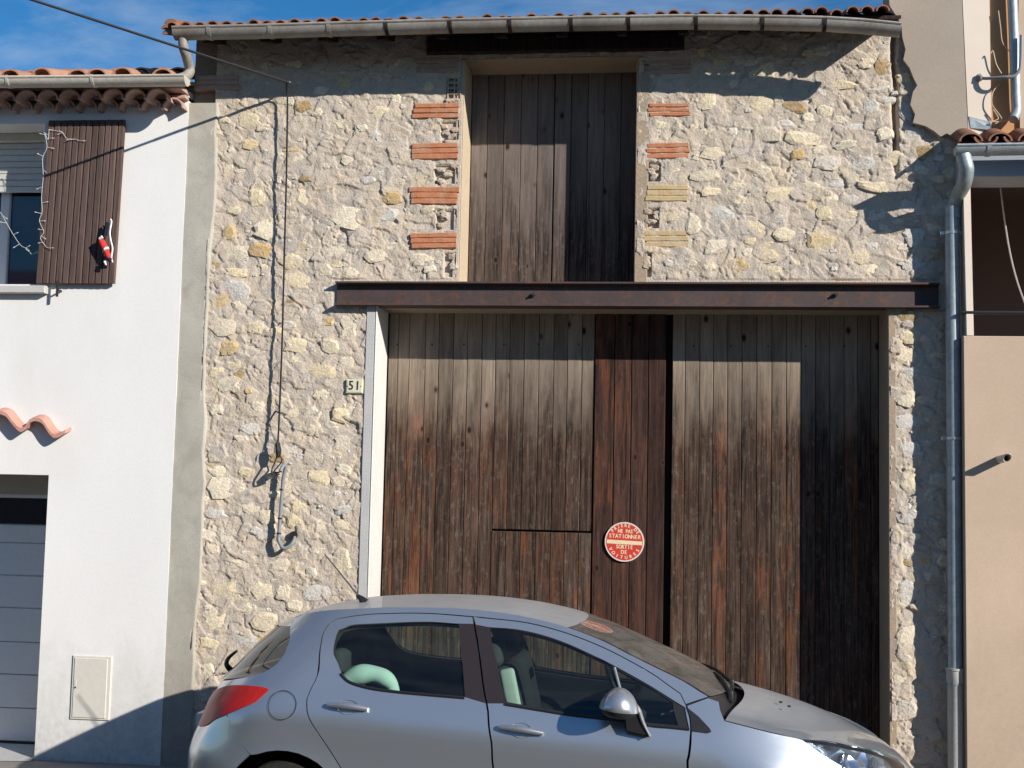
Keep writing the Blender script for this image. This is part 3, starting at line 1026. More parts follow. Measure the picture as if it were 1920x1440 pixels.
def half_gutter(name, path, r, mat, parent, lip=.008, back=True):
    """open half-round gutter along points giving its rim level; the front is towards the street"""
    prof = []
    n = 12
    prof.append((-r - lip * .3, -.012))
    prof.append((-r - lip, -.004))
    prof.append((-r - lip * .6, .006))
    for s in range(n + 1):
        t = math.pi * s / n
        prof.append((-r * math.cos(t), -r * math.sin(t)))
    outer = [(a * 1.0, b) for a, b in prof]
    inner = [(-(r - .004) * math.cos(math.pi * s / n), -(r - .004) * math.sin(math.pi * s / n)) for s in range(n, -1, -1)]
    m = MB()
    m.sweep(path, outer + inner, closed=True)
    for p in (path[0], path[-1]):
        b = len(m.v)
        for s in range(n + 1):
            t = math.pi * s / n
            m.v.append((p[0], p[1] - r * math.cos(t), p[2] - r * math.sin(t)))
        m.f.append(tuple(range(b, b + n + 1)))
    me_ = m.mesh(name)
    auto_smooth(me_, 50)
    return obj(name, me_, mat, parent)


def gutter_bracket(x, y, z, r, mat, parent, w=.028):
    m = MB()
    n = 10
    for dx in (-w / 2, w / 2):
        for s in range(n + 1):
            t = math.pi * s / n
            m.v.append((x + dx, y - (r + .007) * math.cos(t), z + .010 - (r + .015) * math.sin(t)))
    k = n + 1
    m.f += [(s, s + 1, k + s + 1, k + s) for s in range(n)]
    # inner skin so that the strap has thickness
    for dx in (-w / 2, w / 2):
        for s in range(n + 1):
            t = math.pi * s / n
            m.v.append((x + dx, y - (r + .001) * math.cos(t), z + .010 - (r + .009) * math.sin(t)))
    m.f += [(2 * k + s + 1, 2 * k + s, 3 * k + s, 3 * k + s + 1) for s in range(n)]
    m.f += [(s, 2 * k + s, 2 * k + s + 1, s + 1) for s in range(n)] + [(k + s + 1, 3 * k + s + 1, 3 * k + s, k + s) for s in range(n)]
    me_ = m.mesh('gutter_bracket')
    auto_smooth(me_, 40)
    return obj('gutter_bracket', me_, mat, parent)


GR, GY = .078, -.43
gpath = []
for px, py in ((322, 50), (480, 46.5), (640, 41.5), (860, 35.5), (1080, 31), (1280, 28), (1420, 29), (1547, 31.5), (1620, 36), (1690, 43)):
    p = at(px, py, GY - GR)
    gpath.append((p.x, GY, p.z))
gut = half_gutter('gutter', gpath, GR, M_zincold, barn)
for px in (390, 505, 615, 723, 843, 955, 1070, 1178, 1305, 1430, 1547):
    x = ax(px, 45, GY - GR)
    z = float(np.interp(x, [p[0] for p in gpath], [p[2] for p in gpath]))
    gutter_bracket(x, GY, z, GR, M_timber if px > 640 else M_zincold, gut)
p0 = at(343, 74, GY)
dp = [p0 + Vector((0, 0, .03)), at(344, 88, -.42), at(349, 104, -.36), at(354, 122, -.28), at(356, 134, -.26), at(350, 142, -.30), at(338, 147, -.36)]
m = MB().tube(smooth_path(dp, 5), .038, 12)
me_ = m.mesh('downpipe')
auto_smooth(me_, 50)
obj('downpipe', me_, M_zincold, barn)

# ------------------------------------------------------------------ white house on the left
WY = -.03
WHX1 = ax(338, 560, WY)          # right-hand corner
white = empty('white_house', (-5.6, .2, 0), 'white rendered house with brown shutter and recessed garage door', 'house')
gdx1 = ax(91, 900, WY)           # garage opening
gdz = az(60, 890, WY)
wx1 = ax(76, 400, WY)            # window opening right side
wz1, wz0 = az(40, 232, WY), az(40, 533, WY)
wtop = az(200, 206, WY) + .14
core = MB()
core.box(wx1, WHX1, WY, .45, gdz, wtop)                 # right pier, above garage head
core.box(gdx1, WHX1 - .0005, WY + .0005, .45, 0, gdz)   # right pier, lower
core.box(-9.0, wx1, WY + .0003, .45, gdz + .0005, wz0)  # between garage and window
core.box(-9.0, wx1 - .0005, WY + .0006, .45, wz1, wtop - .001)
core.box(-9.0, wx1 - 1.25, WY + .001, .45, wz0, wz1)
core.box(-9.0, gdx1 - 2.5, WY + .001, .45, 0, gdz)
core.box(-9.0, WHX1 - .02, 5.5, 5.7, 0, wtop + 1.0)
core.box(WHX1 - .2, WHX1 - .01, .45, 5.5, 0, wtop)
core.build('wall', M_white, white)

# garage door
M_gdoor = plain('white_garage_panel', (0.70, 0.69, 0.68), 0.45)
M_gglass = plain('dark_glazing', (0.02, 0.02, 0.026), 0.15)
gar = empty('garage_door', (-5.5, .30, 0))
gar.parent = white
gar.location = Vector((-5.5, .30, 0)) - white.location
GDY = .40
ys = [984, 1018, 1079, 1140, 1204, 1265, 1328, 1391]
for i in range(len(ys) - 1):
    MB().cbox(gdx1 - 2.45, gdx1 - .01, GDY + .001, GDY + .04, az(45, ys[i + 1], GDY) + .003, az(45, ys[i], GDY) - .003, .006).build('panel', M_gdoor, gar)
MB().cbox(gdx1 - 2.45, gdx1 - .01, GDY + .004, GDY + .04, az(45, 983, GDY), az(45, 934, GDY), .006).build('glazing', M_gglass, gar)
MB().cbox(gdx1 - 2.45, gdx1 - .003, GDY - .02, GDY + .05, az(45, 933, GDY), az(45, 926, GDY), .003).build('frame', M_gdoor, gar)
MB().cbox(gdx1 - 2.47, gdx1 - .003, GDY - .05, GDY + .06, az(45, 925.5, GDY), gdz + .05, .003).build('header', plain('beige_header', (.36, .32, .27), .8), gar)
MB().cbox(gdx1 - 2.45, gdx1 - .01, GDY - .005, GDY + .04, az(45, 1398, GDY), az(45, 1391.6, GDY), .002).build('seal', M_black, gar)
rp = MB().add([(gdx1 - 2.4, GDY + .3, GZ + .05), (gdx1 - 2.4, -.55, GZ + .004), (gdx1 - .003, -.1, GZ + .004), (gdx1 - .003, GDY + .3, GZ + .05)], [(0, 1, 2, 3)])
tag(rp.build('ramp', M_cement2), kind='structure')

# window, roller shutter, sill
win = empty('window', (wx1 - .6, .2, wz0))
win.parent = white
win.location = Vector((wx1 - .6, .2, wz0)) - white.location
M_pvcw = plain('white_window_frame', (0.66, 0.66, 0.67), 0.4)
M_roll = plain('roller_slats', (0.56, 0.55, 0.52), 0.5)
WNY = .28
WFY = .34
m = MB()
m.cbox(wx1 - 1.25, wx1 - 1.25 + .06, WFY, WFY + .05, wz0, wz1, .005)
m.cbox(wx1 - .006 - .05, wx1 - .006, WFY, WFY + .05, wz0, wz1, .005)
xm = ax(9, 440, WFY)
m.cbox(xm - .045, xm + .035, WFY - .01, WFY + .05, wz0, wz1, .008)
m.cbox(wx1 - 1.24, wx1 - .01, WFY + .002, WFY + .045, wz0, wz0 + .03, .005)
m.build('frame', M_pvcw, win)
M_pane = None
m_, nt_, b_ = new_mat('blue_dark_pane')
b_.inputs['Base Color'].default_value = (0.012, 0.02, 0.045, 1)
b_.inputs['Roughness'].default_value = 0.04
b_.inputs['Specular IOR Level'].default_value = 0.9
M_pane = m_
MB().box(xm + .03, wx1 - .05, WFY + .02, WFY + .03, wz0 + .02, wz1).build('pane', M_pane, win)
MB().box(wx1 - 1.2, xm - .04, WFY + .021, WFY + .03, wz0 + .02, wz1).build('pane', M_pane, win)
roll = empty('roller_shutter', (wx1 - .6, WNY, wz1))
roll.parent = white
roll.location = Vector((wx1 - .6, WNY, wz1)) - white.location
zt, zb = az(40, 268, WNY), az(40, 361, WNY)
ns = 8
for i in range(ns):
    a = zt + (zb - zt) * i / ns
    b = zt + (zb - zt) * (i + 1) / ns
    MB().cbox(wx1 - 1.2, wx1 - .004, WNY, WNY + .014, b + .002, a, .007).build('slat', M_roll, roll)
MB().cbox(wx1 - 1.24, wx1 - .004, WNY - .05, WNY + .1, zt + .002, wz1 - .001, .004).build('shutter_box', plain('cream_box', (.58, .55, .47), .7), win)
sl0, sl1 = az(40, 536, -.10), az(40, 551, -.10)
sillx = ax(84, 540, -.10)
m = MB().cbox(wx1 - 1.35, sillx, -.10, .2, az(40, 549, -.10), az(40, 535, -.10), .006)
m.build('sill', M_cement2, white)

# brown shutter, board by board, standing open against the wall
shut = empty('shutter', (wx1 + .3, -.09, wz0))
shut.parent = white
shut.location = Vector((wx1 + .3, -.09, wz0)) - white.location
M_shut = wood_mat('brown_shutter', 9, 10, (0.17, 0.125, 0.11), (0.07, 0.047, 0.042), (0.125, 0.085, 0.075), (0.14, 0.085, 0.07), 0.3, 0.2, 0.25)
SY = -.085
xa0, xa1 = ax(90, 228, SY), ax(234, 223, SY)
xb0, xb1 = ax(66, 531, SY), ax(214, 531, SY)
zt_, zb_ = az(160, 225, SY), az(140, 531, SY)
nb = 12
for i in range(nb):
    f0, f1 = i / nb, (i + 1) / nb
    g = .0025
    t0, t1 = xa0 + (xa1 - xa0) * f0 + g, xa0 + (xa1 - xa0) * f1 - g
    b0, b1 = xb0 + (xb1 - xb0) * f0 + g, xb0 + (xb1 - xb0) * f1 - g
    c = .006
    y0, y1 = SY + random.uniform(-.002, .002), SY + .03
    vs = [(b0, y0 + c, zb_), (b1, y0 + c, zb_), (t1, y0 + c, zt_), (t0, y0 + c, zt_), (b0 + c, y0, zb_), (b1 - c, y0, zb_), (t1 - c, y0, zt_), (t0 + c, y0, zt_),
          (b0, y1, zb_), (b1, y1, zb_), (t1, y1, zt_), (t0, y1, zt_)]
    MB().add(vs, [(4, 5, 6, 7), (0, 1, 5, 4), (1, 2, 6, 5), (2, 3, 7, 6), (3, 0, 4, 7), (1, 0, 8, 9), (2, 1, 9, 10), (3, 2, 10, 11), (0, 3, 11, 8), (9, 8, 11, 10)]).build('board', M_shut, shut)
for zz_ in (zt_ - .2, zb_ + .2):
    f = (zz_ - zb_) / (zt_ - zb_)
    a, b = xb0 + (xa0 - xb0) * f + .02, xb1 + (xa1 - xb1) * f - .02
    MB().box(a, b, SY + .031, SY + .048, zz_ - .05, zz_ + .05).build('ledge', M_shut, shut)
p = at(112, 545, -.06)
cat_ = MB().box(p.x - .006, p.x + .006, -.10, WY, p.z - .006, p.z + .006)
cat_.box(p.x - .009, p.x + .009, -.108, -.098, p.z - .055, p.z + .07)
cat_.build('shutter_catch', M_bolt, white)

# genoise (two corbelled rows of tiles), gutter, roof
row_z = []
for (py, Y, px0) in ((187, -.13, 300), (168, -.25, 300)):
    row_z.append((az(170, py + 18, Y), Y))
pit = .178
tm = {}
for r_i, (zrow, Yf) in enumerate(row_z):
    slab = MB().cbox(-9.0, WHX1 - .002 * r_i, Yf + .03, .3, zrow + .088, zrow + .118, .006)
    slab.build('genoise_bed', M_tile3, white)
    xs_ = WHX1 - .09 - (pit / 2 if r_i else 0)
    cnt = 0
    while xs_ > -7.4:
        if r_i not in tm:
            m = MB()
            sg = 8
            L = .30
            for (y, r1) in ((0, .088), (L, .080)):
                for s in range(sg + 1):
                    t = math.pi * s / sg
                    m.v.append((r1 * math.cos(t), y, r1 * math.sin(t)))
                for s in range(sg + 1):
                    t = math.pi * s / sg
                    m.v.append(((r1 - .013) * math.cos(t), y, (r1 - .013) * math.sin(t)))
            kk = sg + 1
            for s in range(sg):
                m.f += [(s, s + 1, 2 * kk + s + 1, 2 * kk + s), (kk + s + 1, kk + s, 3 * kk + s, 3 * kk + s + 1), (s + 1, s, kk + s, kk + s + 1)]
            m.f += [(0, kk, 3 * kk, 2 * kk), (2 * kk - 1, kk - 1, 3 * kk - 1, 4 * kk - 1)]
            tm[r_i] = m.mesh('genoise_tile')
            tm[r_i].materials.append(M_tile3)
            auto_smooth(tm[r_i], 40)
        obj('genoise_tile', tm[r_i], None, white, loc=(xs_, Yf + random.uniform(-.006, .006), zrow))
        # mortar in the spandrel between this arch and the next, set back a little
        xs_ -= pit
        cnt += 1
GWY, GWR = -.37, .068
gp = []
for px, py in ((-60, 144), (120, 142.5), (345, 140)):
    p = at(px, py, GWY - GWR)
    gp.append((p.x, GWY, p.z))
wgut = half_gutter('gutter', gp, GWR, M_pvcgut, white)
for px in (12, 171):
    x = ax(px, 142, GWY - GWR)
    z = float(np.interp(x, [p[0] for p in gp], [p[2] for p in gp]))
    gutter_bracket(x, GWY, z, GWR, M_pvcgut, wgut, .02)
PW = math.tan(rad(16))
RWZ = gp[1][2] - .02
wroof = MB().add([(-9, -.34, RWZ), (WHX1 + .04, -.34, RWZ), (WHX1 + .04, 5.6, RWZ + 5.94 * PW), (-9, 5.6, RWZ + 5.94 * PW),
                  (-9, -.34, RWZ - .03), (WHX1 + .04, -.34, RWZ - .03), (WHX1 + .04, 5.6, RWZ + 5.94 * PW - .03), (-9, 5.6, RWZ + 5.94 * PW - .03)],
                 [(0, 1, 2, 3), (7, 6, 5, 4), (0, 4, 5, 1), (1, 5, 6, 2), (2, 6, 7, 3), (3, 7, 4, 0)])
wroof_o = wroof.build('roof', M_tile2, white)
m = MB()
sg = 10
L = .42
for (y, r1) in ((0, .088), (L, .074)):
    for s in range(sg + 1):
        t = math.pi * s / sg
        m.v.append((r1 * math.cos(t), y, y * PW + r1 * .9 * math.sin(t)))
    for s in range(sg + 1):
        t = math.pi * s / sg
        m.v.append(((r1 - .013) * math.cos(t), y, y * PW + (r1 - .013) * .9 * math.sin(t)))
kk = sg + 1
for s in range(sg):
    m.f += [(s, s + 1, 2 * kk + s + 1, 2 * kk + s), (kk + s + 1, kk + s, 3 * kk + s, 3 * kk + s + 1), (s + 1, s, kk + s, kk + s + 1)]
m.f += [(0, kk, 3 * kk, 2 * kk), (2 * kk - 1, kk - 1, 3 * kk - 1, 4 * kk - 1)]
ctile = m.mesh('cover_tile')
ctile.materials.append(M_tile2)
auto_smooth(ctile, 40)
pxs = [303, 233, 184, 147, 80, 23]
xsr = [ax(p_, 135, -.36) for p_ in pxs]
while xsr[-1] > -8.5:
    xsr.append(xsr[-1] - .225)
for i, x in enumerate(xsr):
    for r_i in range(5):
        o = obj('roof_tile', ctile, None, wroof_o, loc=(x + random.uniform(-.012, .012), -.40 + r_i * .33 + random.uniform(-.03, .03),
                                                       RWZ + .035 + (r_i * .33 - .06) * PW + r_i * .012 + random.uniform(-.006, .006)))
        o.rotation_euler = (random.uniform(-.02, .02), random.uniform(-.05, .05), random.uniform(-.06, .06))

# wave of tiles set in the wall over the garage
prof_px = [(-40, 800), (-28, 786), (-12, 772), (0, 770), (12, 775), (24, 790), (36, 802), (46, 800), (56, 786), (68, 783), (80, 788), (92, 806), (104, 815), (122, 806)]
pts = smooth_path([at(a, b, -.12) for a, b in prof_px], 4)
m = MB()
for p in pts:
    m.v += [(p.x, -.12, p.z), (p.x, -.12, p.z - .028), (p.x + .01, WY, p.z + .03), (p.x + .01, WY, p.z)]
for i in range(len(pts) - 1):
    a = i * 4
    m.f += [(a, a + 1, a + 5, a + 4), (a + 2, a, a + 4, a + 6), (a + 1, a + 3, a + 7, a + 5)]
m.f += [(len(pts) * 4 - 4, len(pts) * 4 - 3, len(pts) * 4 - 1, len(pts) * 4 - 2)]
me_ = m.mesh('tile_canopy')
auto_smooth(me_, 50)
obj('tile_canopy', me_, M_tilepink, white)

# meter box
mb_ = empty('meter_box', at(171, 1345, WY - .012), 'cream plastic meter box low on the white wall', 'meter box')
M_box = plain('cream_meter_box', (0.62, 0.59, 0.53), 0.5)
p, q_ = at(132, 1348, WY), at(211, 1231, WY)
fr = MB()
fr.cbox(p.x, q_.x, WY - .012, WY + .01, p.z, q_.z, .005)
fr.build('frame', M_box, mb_)
dr = MB().cbox(p.x + .018, q_.x - .03, WY - .018, WY - .0125, p.z + .016, q_.z - .018, .003).build('door', M_box, mb_)
MB().tube([(p.x + .035, WY - .022, (p.z + q_.z) / 2), (p.x + .035, WY - .016, (p.z + q_.z) / 2)], .007, 8).build('lock', M_bolt, dr)
MB().cbox(p.x + .027, p.x + .042, WY - .0195, WY - .0175, (p.z + q_.z) / 2 + .01, (p.z + q_.z) / 2 + .06, .001).build('handle', M_box, dr)

# fairy lights
M_wire = plain('white_wire', (0.62, 0.60, 0.55), 0.5)
M_bulb = plain('clear_bulb', (0.72, 0.72, 0.70), 0.2)


def fairy(name, path_px, Y, label, side_px):
    pts_ = smooth_path([at(a, b, Y) for a, b in path_px], 6)
    root = empty(name, pts_[0], label, 'fairy lights', 'fairy lights round the window')
    MB().tube(pts_, .0019, 5).build('wire', M_wire, root)
    for i, s in enumerate(range(3, len(pts_) - 1, 5)):
        a = pts_[s]
        d = Vector(((1 if i % 2 else -1) * random.uniform(.025, .05), random.uniform(-.015, .0), random.uniform(-.03, .025)))
        b_ = MB().tube([a, a + d],   .0017, 5)
        b_.tube([a + d, a + d * 1.35], [.0042, .0015], 6)
        b_.build('bulb', M_bulb, root)


fairy('fairy_lights', [(92, 243), (90, 262), (84, 250), (88, 276), (80, 297), (81, 330), (78, 370), (79, 397), (74, 414), (82, 434), (76, 446), (86, 462), (94, 466)], SY - .012,
      'white fairy light string hanging down the left edge of the brown shutter', 0)
fairy('fairy_lights', [(93, 243), (108, 246), (116, 247), (126, 260), (142, 261), (147, 264)], SY - .010,
      'short white fairy light string across the top boards of the brown shutter', 0)
fairy('fairy_lights', [(-30, 370), (0, 398), (10, 414), (25, 440), (39, 460), (52, 467), (60, 477), (70, 470)], -.02,
      'white fairy light string sagging across the window pane', 0)

# small climbing figure decoration
doll = empty('climbing_doll', at(198, 500, SY - .05), 'small red and white dressed climbing doll hung on the brown shutter', 'doll')
M_red = plain('red_felt', (0.62, 0.035, 0.03), 0.9)
M_wht = plain('white_felt', (0.8, 0.8, 0.8), 0.9)
M_navy = plain('dark_felt', (0.012, 0.014, 0.03), 0.9)
D = lambda px, py, dy=.0: at(px, py, SY - .055 + dy)
bm_pts = [(D(188, 445), .010), (D(190, 452), .024), (D(195, 462), .026), (D(199, 470), .020), (D(202, 478), .022), (D(205, 484), .020), (D(204, 490), .013)]
m = MB().tube([a for a, _ in bm_pts], [b for _, b in bm_pts], 10)
me_ = m.mesh('suit')
auto_smooth(me_, 60)
obj('suit', me_, M_red, doll)
MB().tube([D(198, 466, -.004), D(200, 469, -.004)], .0245, 10).build('belt_trim', M_wht, doll)
MB().tube([D(204, 484), D(207, 488), D(209, 491)], [.022, .02, .008], 8).build('boot', M_navy, doll)
MB().tube([D(196, 487), D(197, 494), D(199, 499)], [.010, .010, .005], 8).build('boot', M_navy, doll)
MB().tube([D(192, 444, -.02), D(186, 448, -.02)], [.014, .009], 8).build('beard', M_wht, doll)
MB().tube([D(196, 447), D(199, 430), D(201, 416)], [.012, .010, .008], 8).build('sleeve', M_navy, doll)
MB().tube([D(200, 441), D(202, 428), D(204, 418)], [.012, .010, .007], 8).build('sleeve', M_navy, doll)
MB().tube(smooth_path([D(207, 411), D(209, 416), D(206, 436), D(208, 452), D(211, 466), D(209, 482), D(211, 492)], 4), .0065, 6).build('rope', M_wht, doll)
MB().tube([D(196, 490, -.01), D(199, 497, -.01)], [.011, .006], 8).build('trim', M_wht, doll)

# ------------------------------------------------------------------ house on the right
RY = -.22
right = empty('beige_house', (3.2, .2, 0), 'beige rendered house with small tiled lean-to roof over a dark opening', 'house')
RX0 = ax(1808, 900, RY)
pz1 = az(1860, 630, RY)      # parapet top
FAR = 8.0
# lower wall / parapet
MB().cbox(RX0, FAR, RY, .5, 0, pz1, .006).build('wall', M_beige, right)
# upper wall in front of the barn's end
aA = [(1664, -40), (1668, 10), (1690, 45), (1692, 70), (1698, 92), (1694, 112), (1706, 128), (1713, 146), (1720, 160), (1712, 172), (1707, 196), (1716, 214), (1712, 230),
      (1735, 236), (1752, 246), (1764, 256), (1775, 250), (1800, 262), (1818, 250), (1818, -40)]
ptsA = [at(a, b, -.05) for a, b in aA]
n = len(ptsA)
m = MB()
m.v = [(p.x, -.05, p.z) for p in ptsA] + [(p.x, .2, p.z) for p in ptsA]
m.f = [tuple(range(n - 1, -1, -1)), tuple(range(n, 2 * n))] + [(i, (i + 1) % n, n + (i + 1) % n, n + i) for i in range(n)]
bm = bmesh.new()
me_ = m.mesh('upper_wall')
bm.from_mesh(me_)
bmesh.ops.recalc_face_normals(bm, faces=bm.faces)
bm.to_mesh(me_)
bm.free()
obj('upper_wall', me_, M_greybeige, right)
bx_a, bx_b = ax(1806, 100, -.05), ax(1854, 100, -.05)
zlow = az(1830, 226, -.05)
m = MB()
for (p1, p2, p3, p4, Y) in (((1803, -40), (1855, -40), (1859, 262), (1817, 262), -.053),):
    A_, B_, C_, D_ = at(*p4, Y), at(*p3, Y), at(*p2, Y), at(*p1, Y)
    m.v = [tuple(A_), tuple(B_), tuple(C_), tuple(D_)] + [(q.x, .1, q.z) for q in (A_, B_, C_, D_)]
    m.f = [(0, 1, 2, 3), (1, 0, 4, 5), (2, 1, 5, 6), (0, 3, 7, 4), (3, 2, 6, 7)]
m.build('corner_band', M_cream, right)
MB().box(ax(1850, 100, -.035), FAR, -.035, .3, az(1880, 250, -.035), az(1880, -60, -.035)).build('painted_wall', M_ochre, right)
m = MB().box(ax(1911, 100, -.06), FAR, -.06, .2, az(1911, 250, -.06), az(1911, -60, -.06))
m.build('wall_panel', M_beige, right)
# upper downpipe with bracket arm and stray cables
pp = [at(1897, -30, -.10), at(1901, 60, -.10), at(1905, 180, -.10), at(1906, 208, -.10), at(1900, 224, -.14)]
m = MB().tube(smooth_path(pp, 4), .036, 12)
me_ = m.mesh('upper_downpipe')
auto_smooth(me_, 50)
obj('upper_downpipe', me_, M_zinc, right)
m = MB().tube(smooth_path([at(1838, 146, -.06), at(1850, 147, -.10), at(1880, 145, -.15), at(1900, 143, -.16), at(1911, 132, -.16), at(1914, 112, -.16), at(1915, 66, -.16)], 4), .012, 8)
m.build('bracket_arm', M_greypipe, right)
MB().tube([at(1836, 146, -.058), at(1841, 146, -.09)], [.032, .012], 8).build('bracket_plate', M_greypipe, right)
M_cord = plain('pale_cord', (0.62, 0.5, 0.34), 0.7)
for L_ in ([(1872, 20), (1876, 50), (1880, 80), (1895, 100), (1899, 125), (1892, 140)], [(1858, 100), (1862, 96), (1868, 120), (1878, 138)],
           [(1874, 158), (1862, 172), (1860, 195), (1874, 215), (1878, 225), (1866, 232)], [(1862, 205), (1872, 222), (1860, 228), (1890, 226), (1905, 216)]):
    MB().tube(smooth_path([at(a, b, -.09) for a, b in L_], 5), .0038, 5).build('loose_cord', M_cord, right)

# lean-to roof over the opening
EY = -.46
rz_e = az(1860, 264, -.29)
slab = MB()
xl = ax(1806, 262, -.30)
PR = math.tan(rad(24))
slab.add([(xl, -.22, rz_e), (FAR, -.22, rz_e), (FAR, .1, rz_e - .02 + .44 * PR), (xl, .1, rz_e - .02 + .44 * PR),
          (xl, -.22, rz_e - .03), (FAR, -.22, rz_e - .03), (FAR, .1, rz_e - .06 + .44 * PR), (xl, .1, rz_e - .06 + .44 * PR)],
         [(0, 1, 2, 3), (7, 6, 5, 4), (0, 4, 5, 1), (1, 5, 6, 2), (2, 6, 7, 3), (3, 7, 4, 0)])
low_roof = slab.build('lean_to_roof', M_tile, right)
m = MB()
sg = 10
for (y, r1) in ((-.10, .085), (.36, .075)):
    for s in range(sg + 1):
        t = math.pi * s / sg
        m.v.append((r1 * math.cos(t), y, y * PR + r1 * .75 * math.sin(t)))
    for s in range(sg + 1):
        t = math.pi * s / sg
        m.v.append(((r1 - .014) * math.cos(t), y, y * PR + (r1 - .014) * .75 * math.sin(t)))
kk = sg + 1
for s in range(sg):
    m.f += [(s, s + 1, 2 * kk + s + 1, 2 * kk + s), (kk + s + 1, kk + s, 3 * kk + s, 3 * kk + s + 1), (s + 1, s, kk + s, kk + s + 1)]
ct = m.mesh('lean_to_tile')
ct.materials.append(M_tile)
auto_smooth(ct, 40)
ctu = ct.copy()
for v in ctu.vertices:
    y_ = v.co.y * PR
    v.co.z = y_ - (v.co.z - y_)
ctu.flip_normals()
for i in range(14):
    x = ax(1822, 250, -.30) + i * .205
    obj('roof_tile', ct, None, low_roof, loc=(x, -.18 + random.uniform(-.01, .01), rz_e + .045))
    if i < 13:     # channel tile between two covers, hollow side up
        obj('channel_tile', ctu, None, low_roof, loc=(x + .1025, -.19, rz_e + .075))
fl_ = MB()
q1, q2, q3, q4 = at(1820, 240, -.058), at(1862, 244, -.075), at(1856, 228, -.06), at(1817, 218, -.058)
fl_.v = [tuple(q) for q in (q1, q2, q3, q4)] + [(q.x, q.y + .004, q.z) for q in (q1, q2, q3, q4)]
fl_.f = [(0, 1, 2, 3), (7, 6, 5, 4), (0, 4, 5, 1), (1, 5, 6, 2), (2, 6, 7, 3), (3, 7, 4, 0)]
fl_.build('flashing', M_zinc, low_roof)
# masonry under the lean-to roof end (fills up to the barn)
gpr = []
for px, py in ((1795, 271), (2080, 266)):
    p = at(px, py, EY)
    gpr.append((p.x, EY + .07, p.z))
rgut = half_gutter('gutter', gpr, .066, M_zinc, right)
x = ax(1856, 270, EY)
gutter_bracket(x, EY + .07, gpr[0][2], .066, M_zinc, rgut, .03)
# fascia beam under the gutter
MB().cbox(ax(1802, 320, RY - .02), FAR, RY - .02, .1, az(1860, 331, RY - .02), az(1860, 300, RY - .02) + .04, .006).build('fascia', plain('grey_painted_beam', (.30, .33, .38), .7), right)
# opening: jamb, dark room behind, railing
jx0, jx1 = ax(1806, 480, RY), ax(1822, 480, RY)
m = MB()
A_, B_, C_, D_ = at(1813, 629, RY + .0), at(1826, 629, RY), at(1819, 331, RY), at(1806, 331, RY)
m.v = [tuple(q) for q in (A_, B_, C_, D_)] + [(q.x + (0 if i in (0, 3) else .0), .6, q.z) for i, q in enumerate((A_, B_, C_, D_))]
m.f = [(0, 1, 2, 3), (1, 5, 6, 2), (0, 3, 7, 4), (4, 7, 6, 5), (3, 2, 6, 7), (1, 0, 4, 5)]
m.build('opening_jamb', M_cream, right)
room = MB()
room.box(jx1 - .1, FAR, 1.6, 1.7, pz1 - .3, 4.9)
room.box(jx1 - .16, jx1 - .10, .55, 1.65, pz1 - .3, 4.9)
room.box(jx1 - .1, FAR, .1, 1.65, pz1 - .3, pz1 - .25)
room.box(jx1 - .1, FAR, .1, 1.65, 4.75, 4.9)
room.build('room', plain('brown_room', (.14, .10, .085), .9), right)
zr = az(1860, 586, RY)
MB().tube([(jx0 - .01, RY + .01, zr), (FAR, RY + .01, zr)], .015, 8).build('railing', M_black, right)
MB().tube(smooth_path([at(1874, 335, .15), at(1882, 400, .15), at(1893, 470, .15), at(1908, 530, .15), at(1930, 590, .15)], 4), .006, 6).build('hanging_cord', plain('grey_cord', (.4, .38, .36), .6), right)

# zinc downpipe with plastic foot
dpp = empty('downpipe', at(1787, 1440, -.30) * 1, 'zinc rainwater pipe with swan neck and white plastic foot by the barn', 'downpipe')
dpp.location.z = GZ
PYY = -.125
g0 = at(1806, 298, EY + .07)
line = [g0 + Vector((.0, 0, .03)), g0 + Vector((.01, -.0, -.02)), at(1812, 318, EY + .075), at(1808, 342, EY + .13), at(1797, 366, PYY - .06), at(1790, 386, PYY), at(1788, 410, PYY)]
m = MB().tube(smooth_path(line, 6), .053, 16)
me_ = m.mesh('swan_neck')
auto_smooth(me_, 50)
obj('swan_neck', me_, M_zinc, dpp)
xb = ax(1788, 800, PYY)
zpl = az(1787, 1252, PYY)
m = MB().tube([(xb, PYY, az(1788, 388, PYY)), (xb, PYY, zpl - .05)], .051, 20)
me_ = m.mesh('zinc_pipe')
auto_smooth(me_, 50)
obj('zinc_pipe', me_, M_zinc, dpp)
m = MB().tube([(xb, PYY, zpl), (xb, PYY, zpl - .015), (xb, PYY, zpl - .02), (xb, PYY, zpl - .10), (xb, PYY, zpl - .11), (xb, PYY, GZ - .02)],
              [.067, .067, .062, .062, .056, .056], 20)
me_ = m.mesh('plastic_foot')
auto_smooth(me_, 40)
obj('plastic_foot', me_, M_pvc, dpp)
for py, mt, r_ in ((437, M_steelwhite, .055), (822, M_steelwhite, .055), (1281, M_zinc, .060)):
    z = az(1788, py, PYY)
    c = MB().tube([(xb, PYY, z - .010), (xb, PYY, z + .010)], r_, 20)
    c.box(xb + .05, xb + .085, PYY - .004, PYY + .004, z - .012, z + .012)
    c.box(xb - .085, xb - .05, PYY - .004, PYY + .004, z - .012, z + .012)
    c.box(xb - .012, xb + .012, PYY + .05, .02, z - .006, z + .006)
    c.build('pipe_clip', mt, dpp)

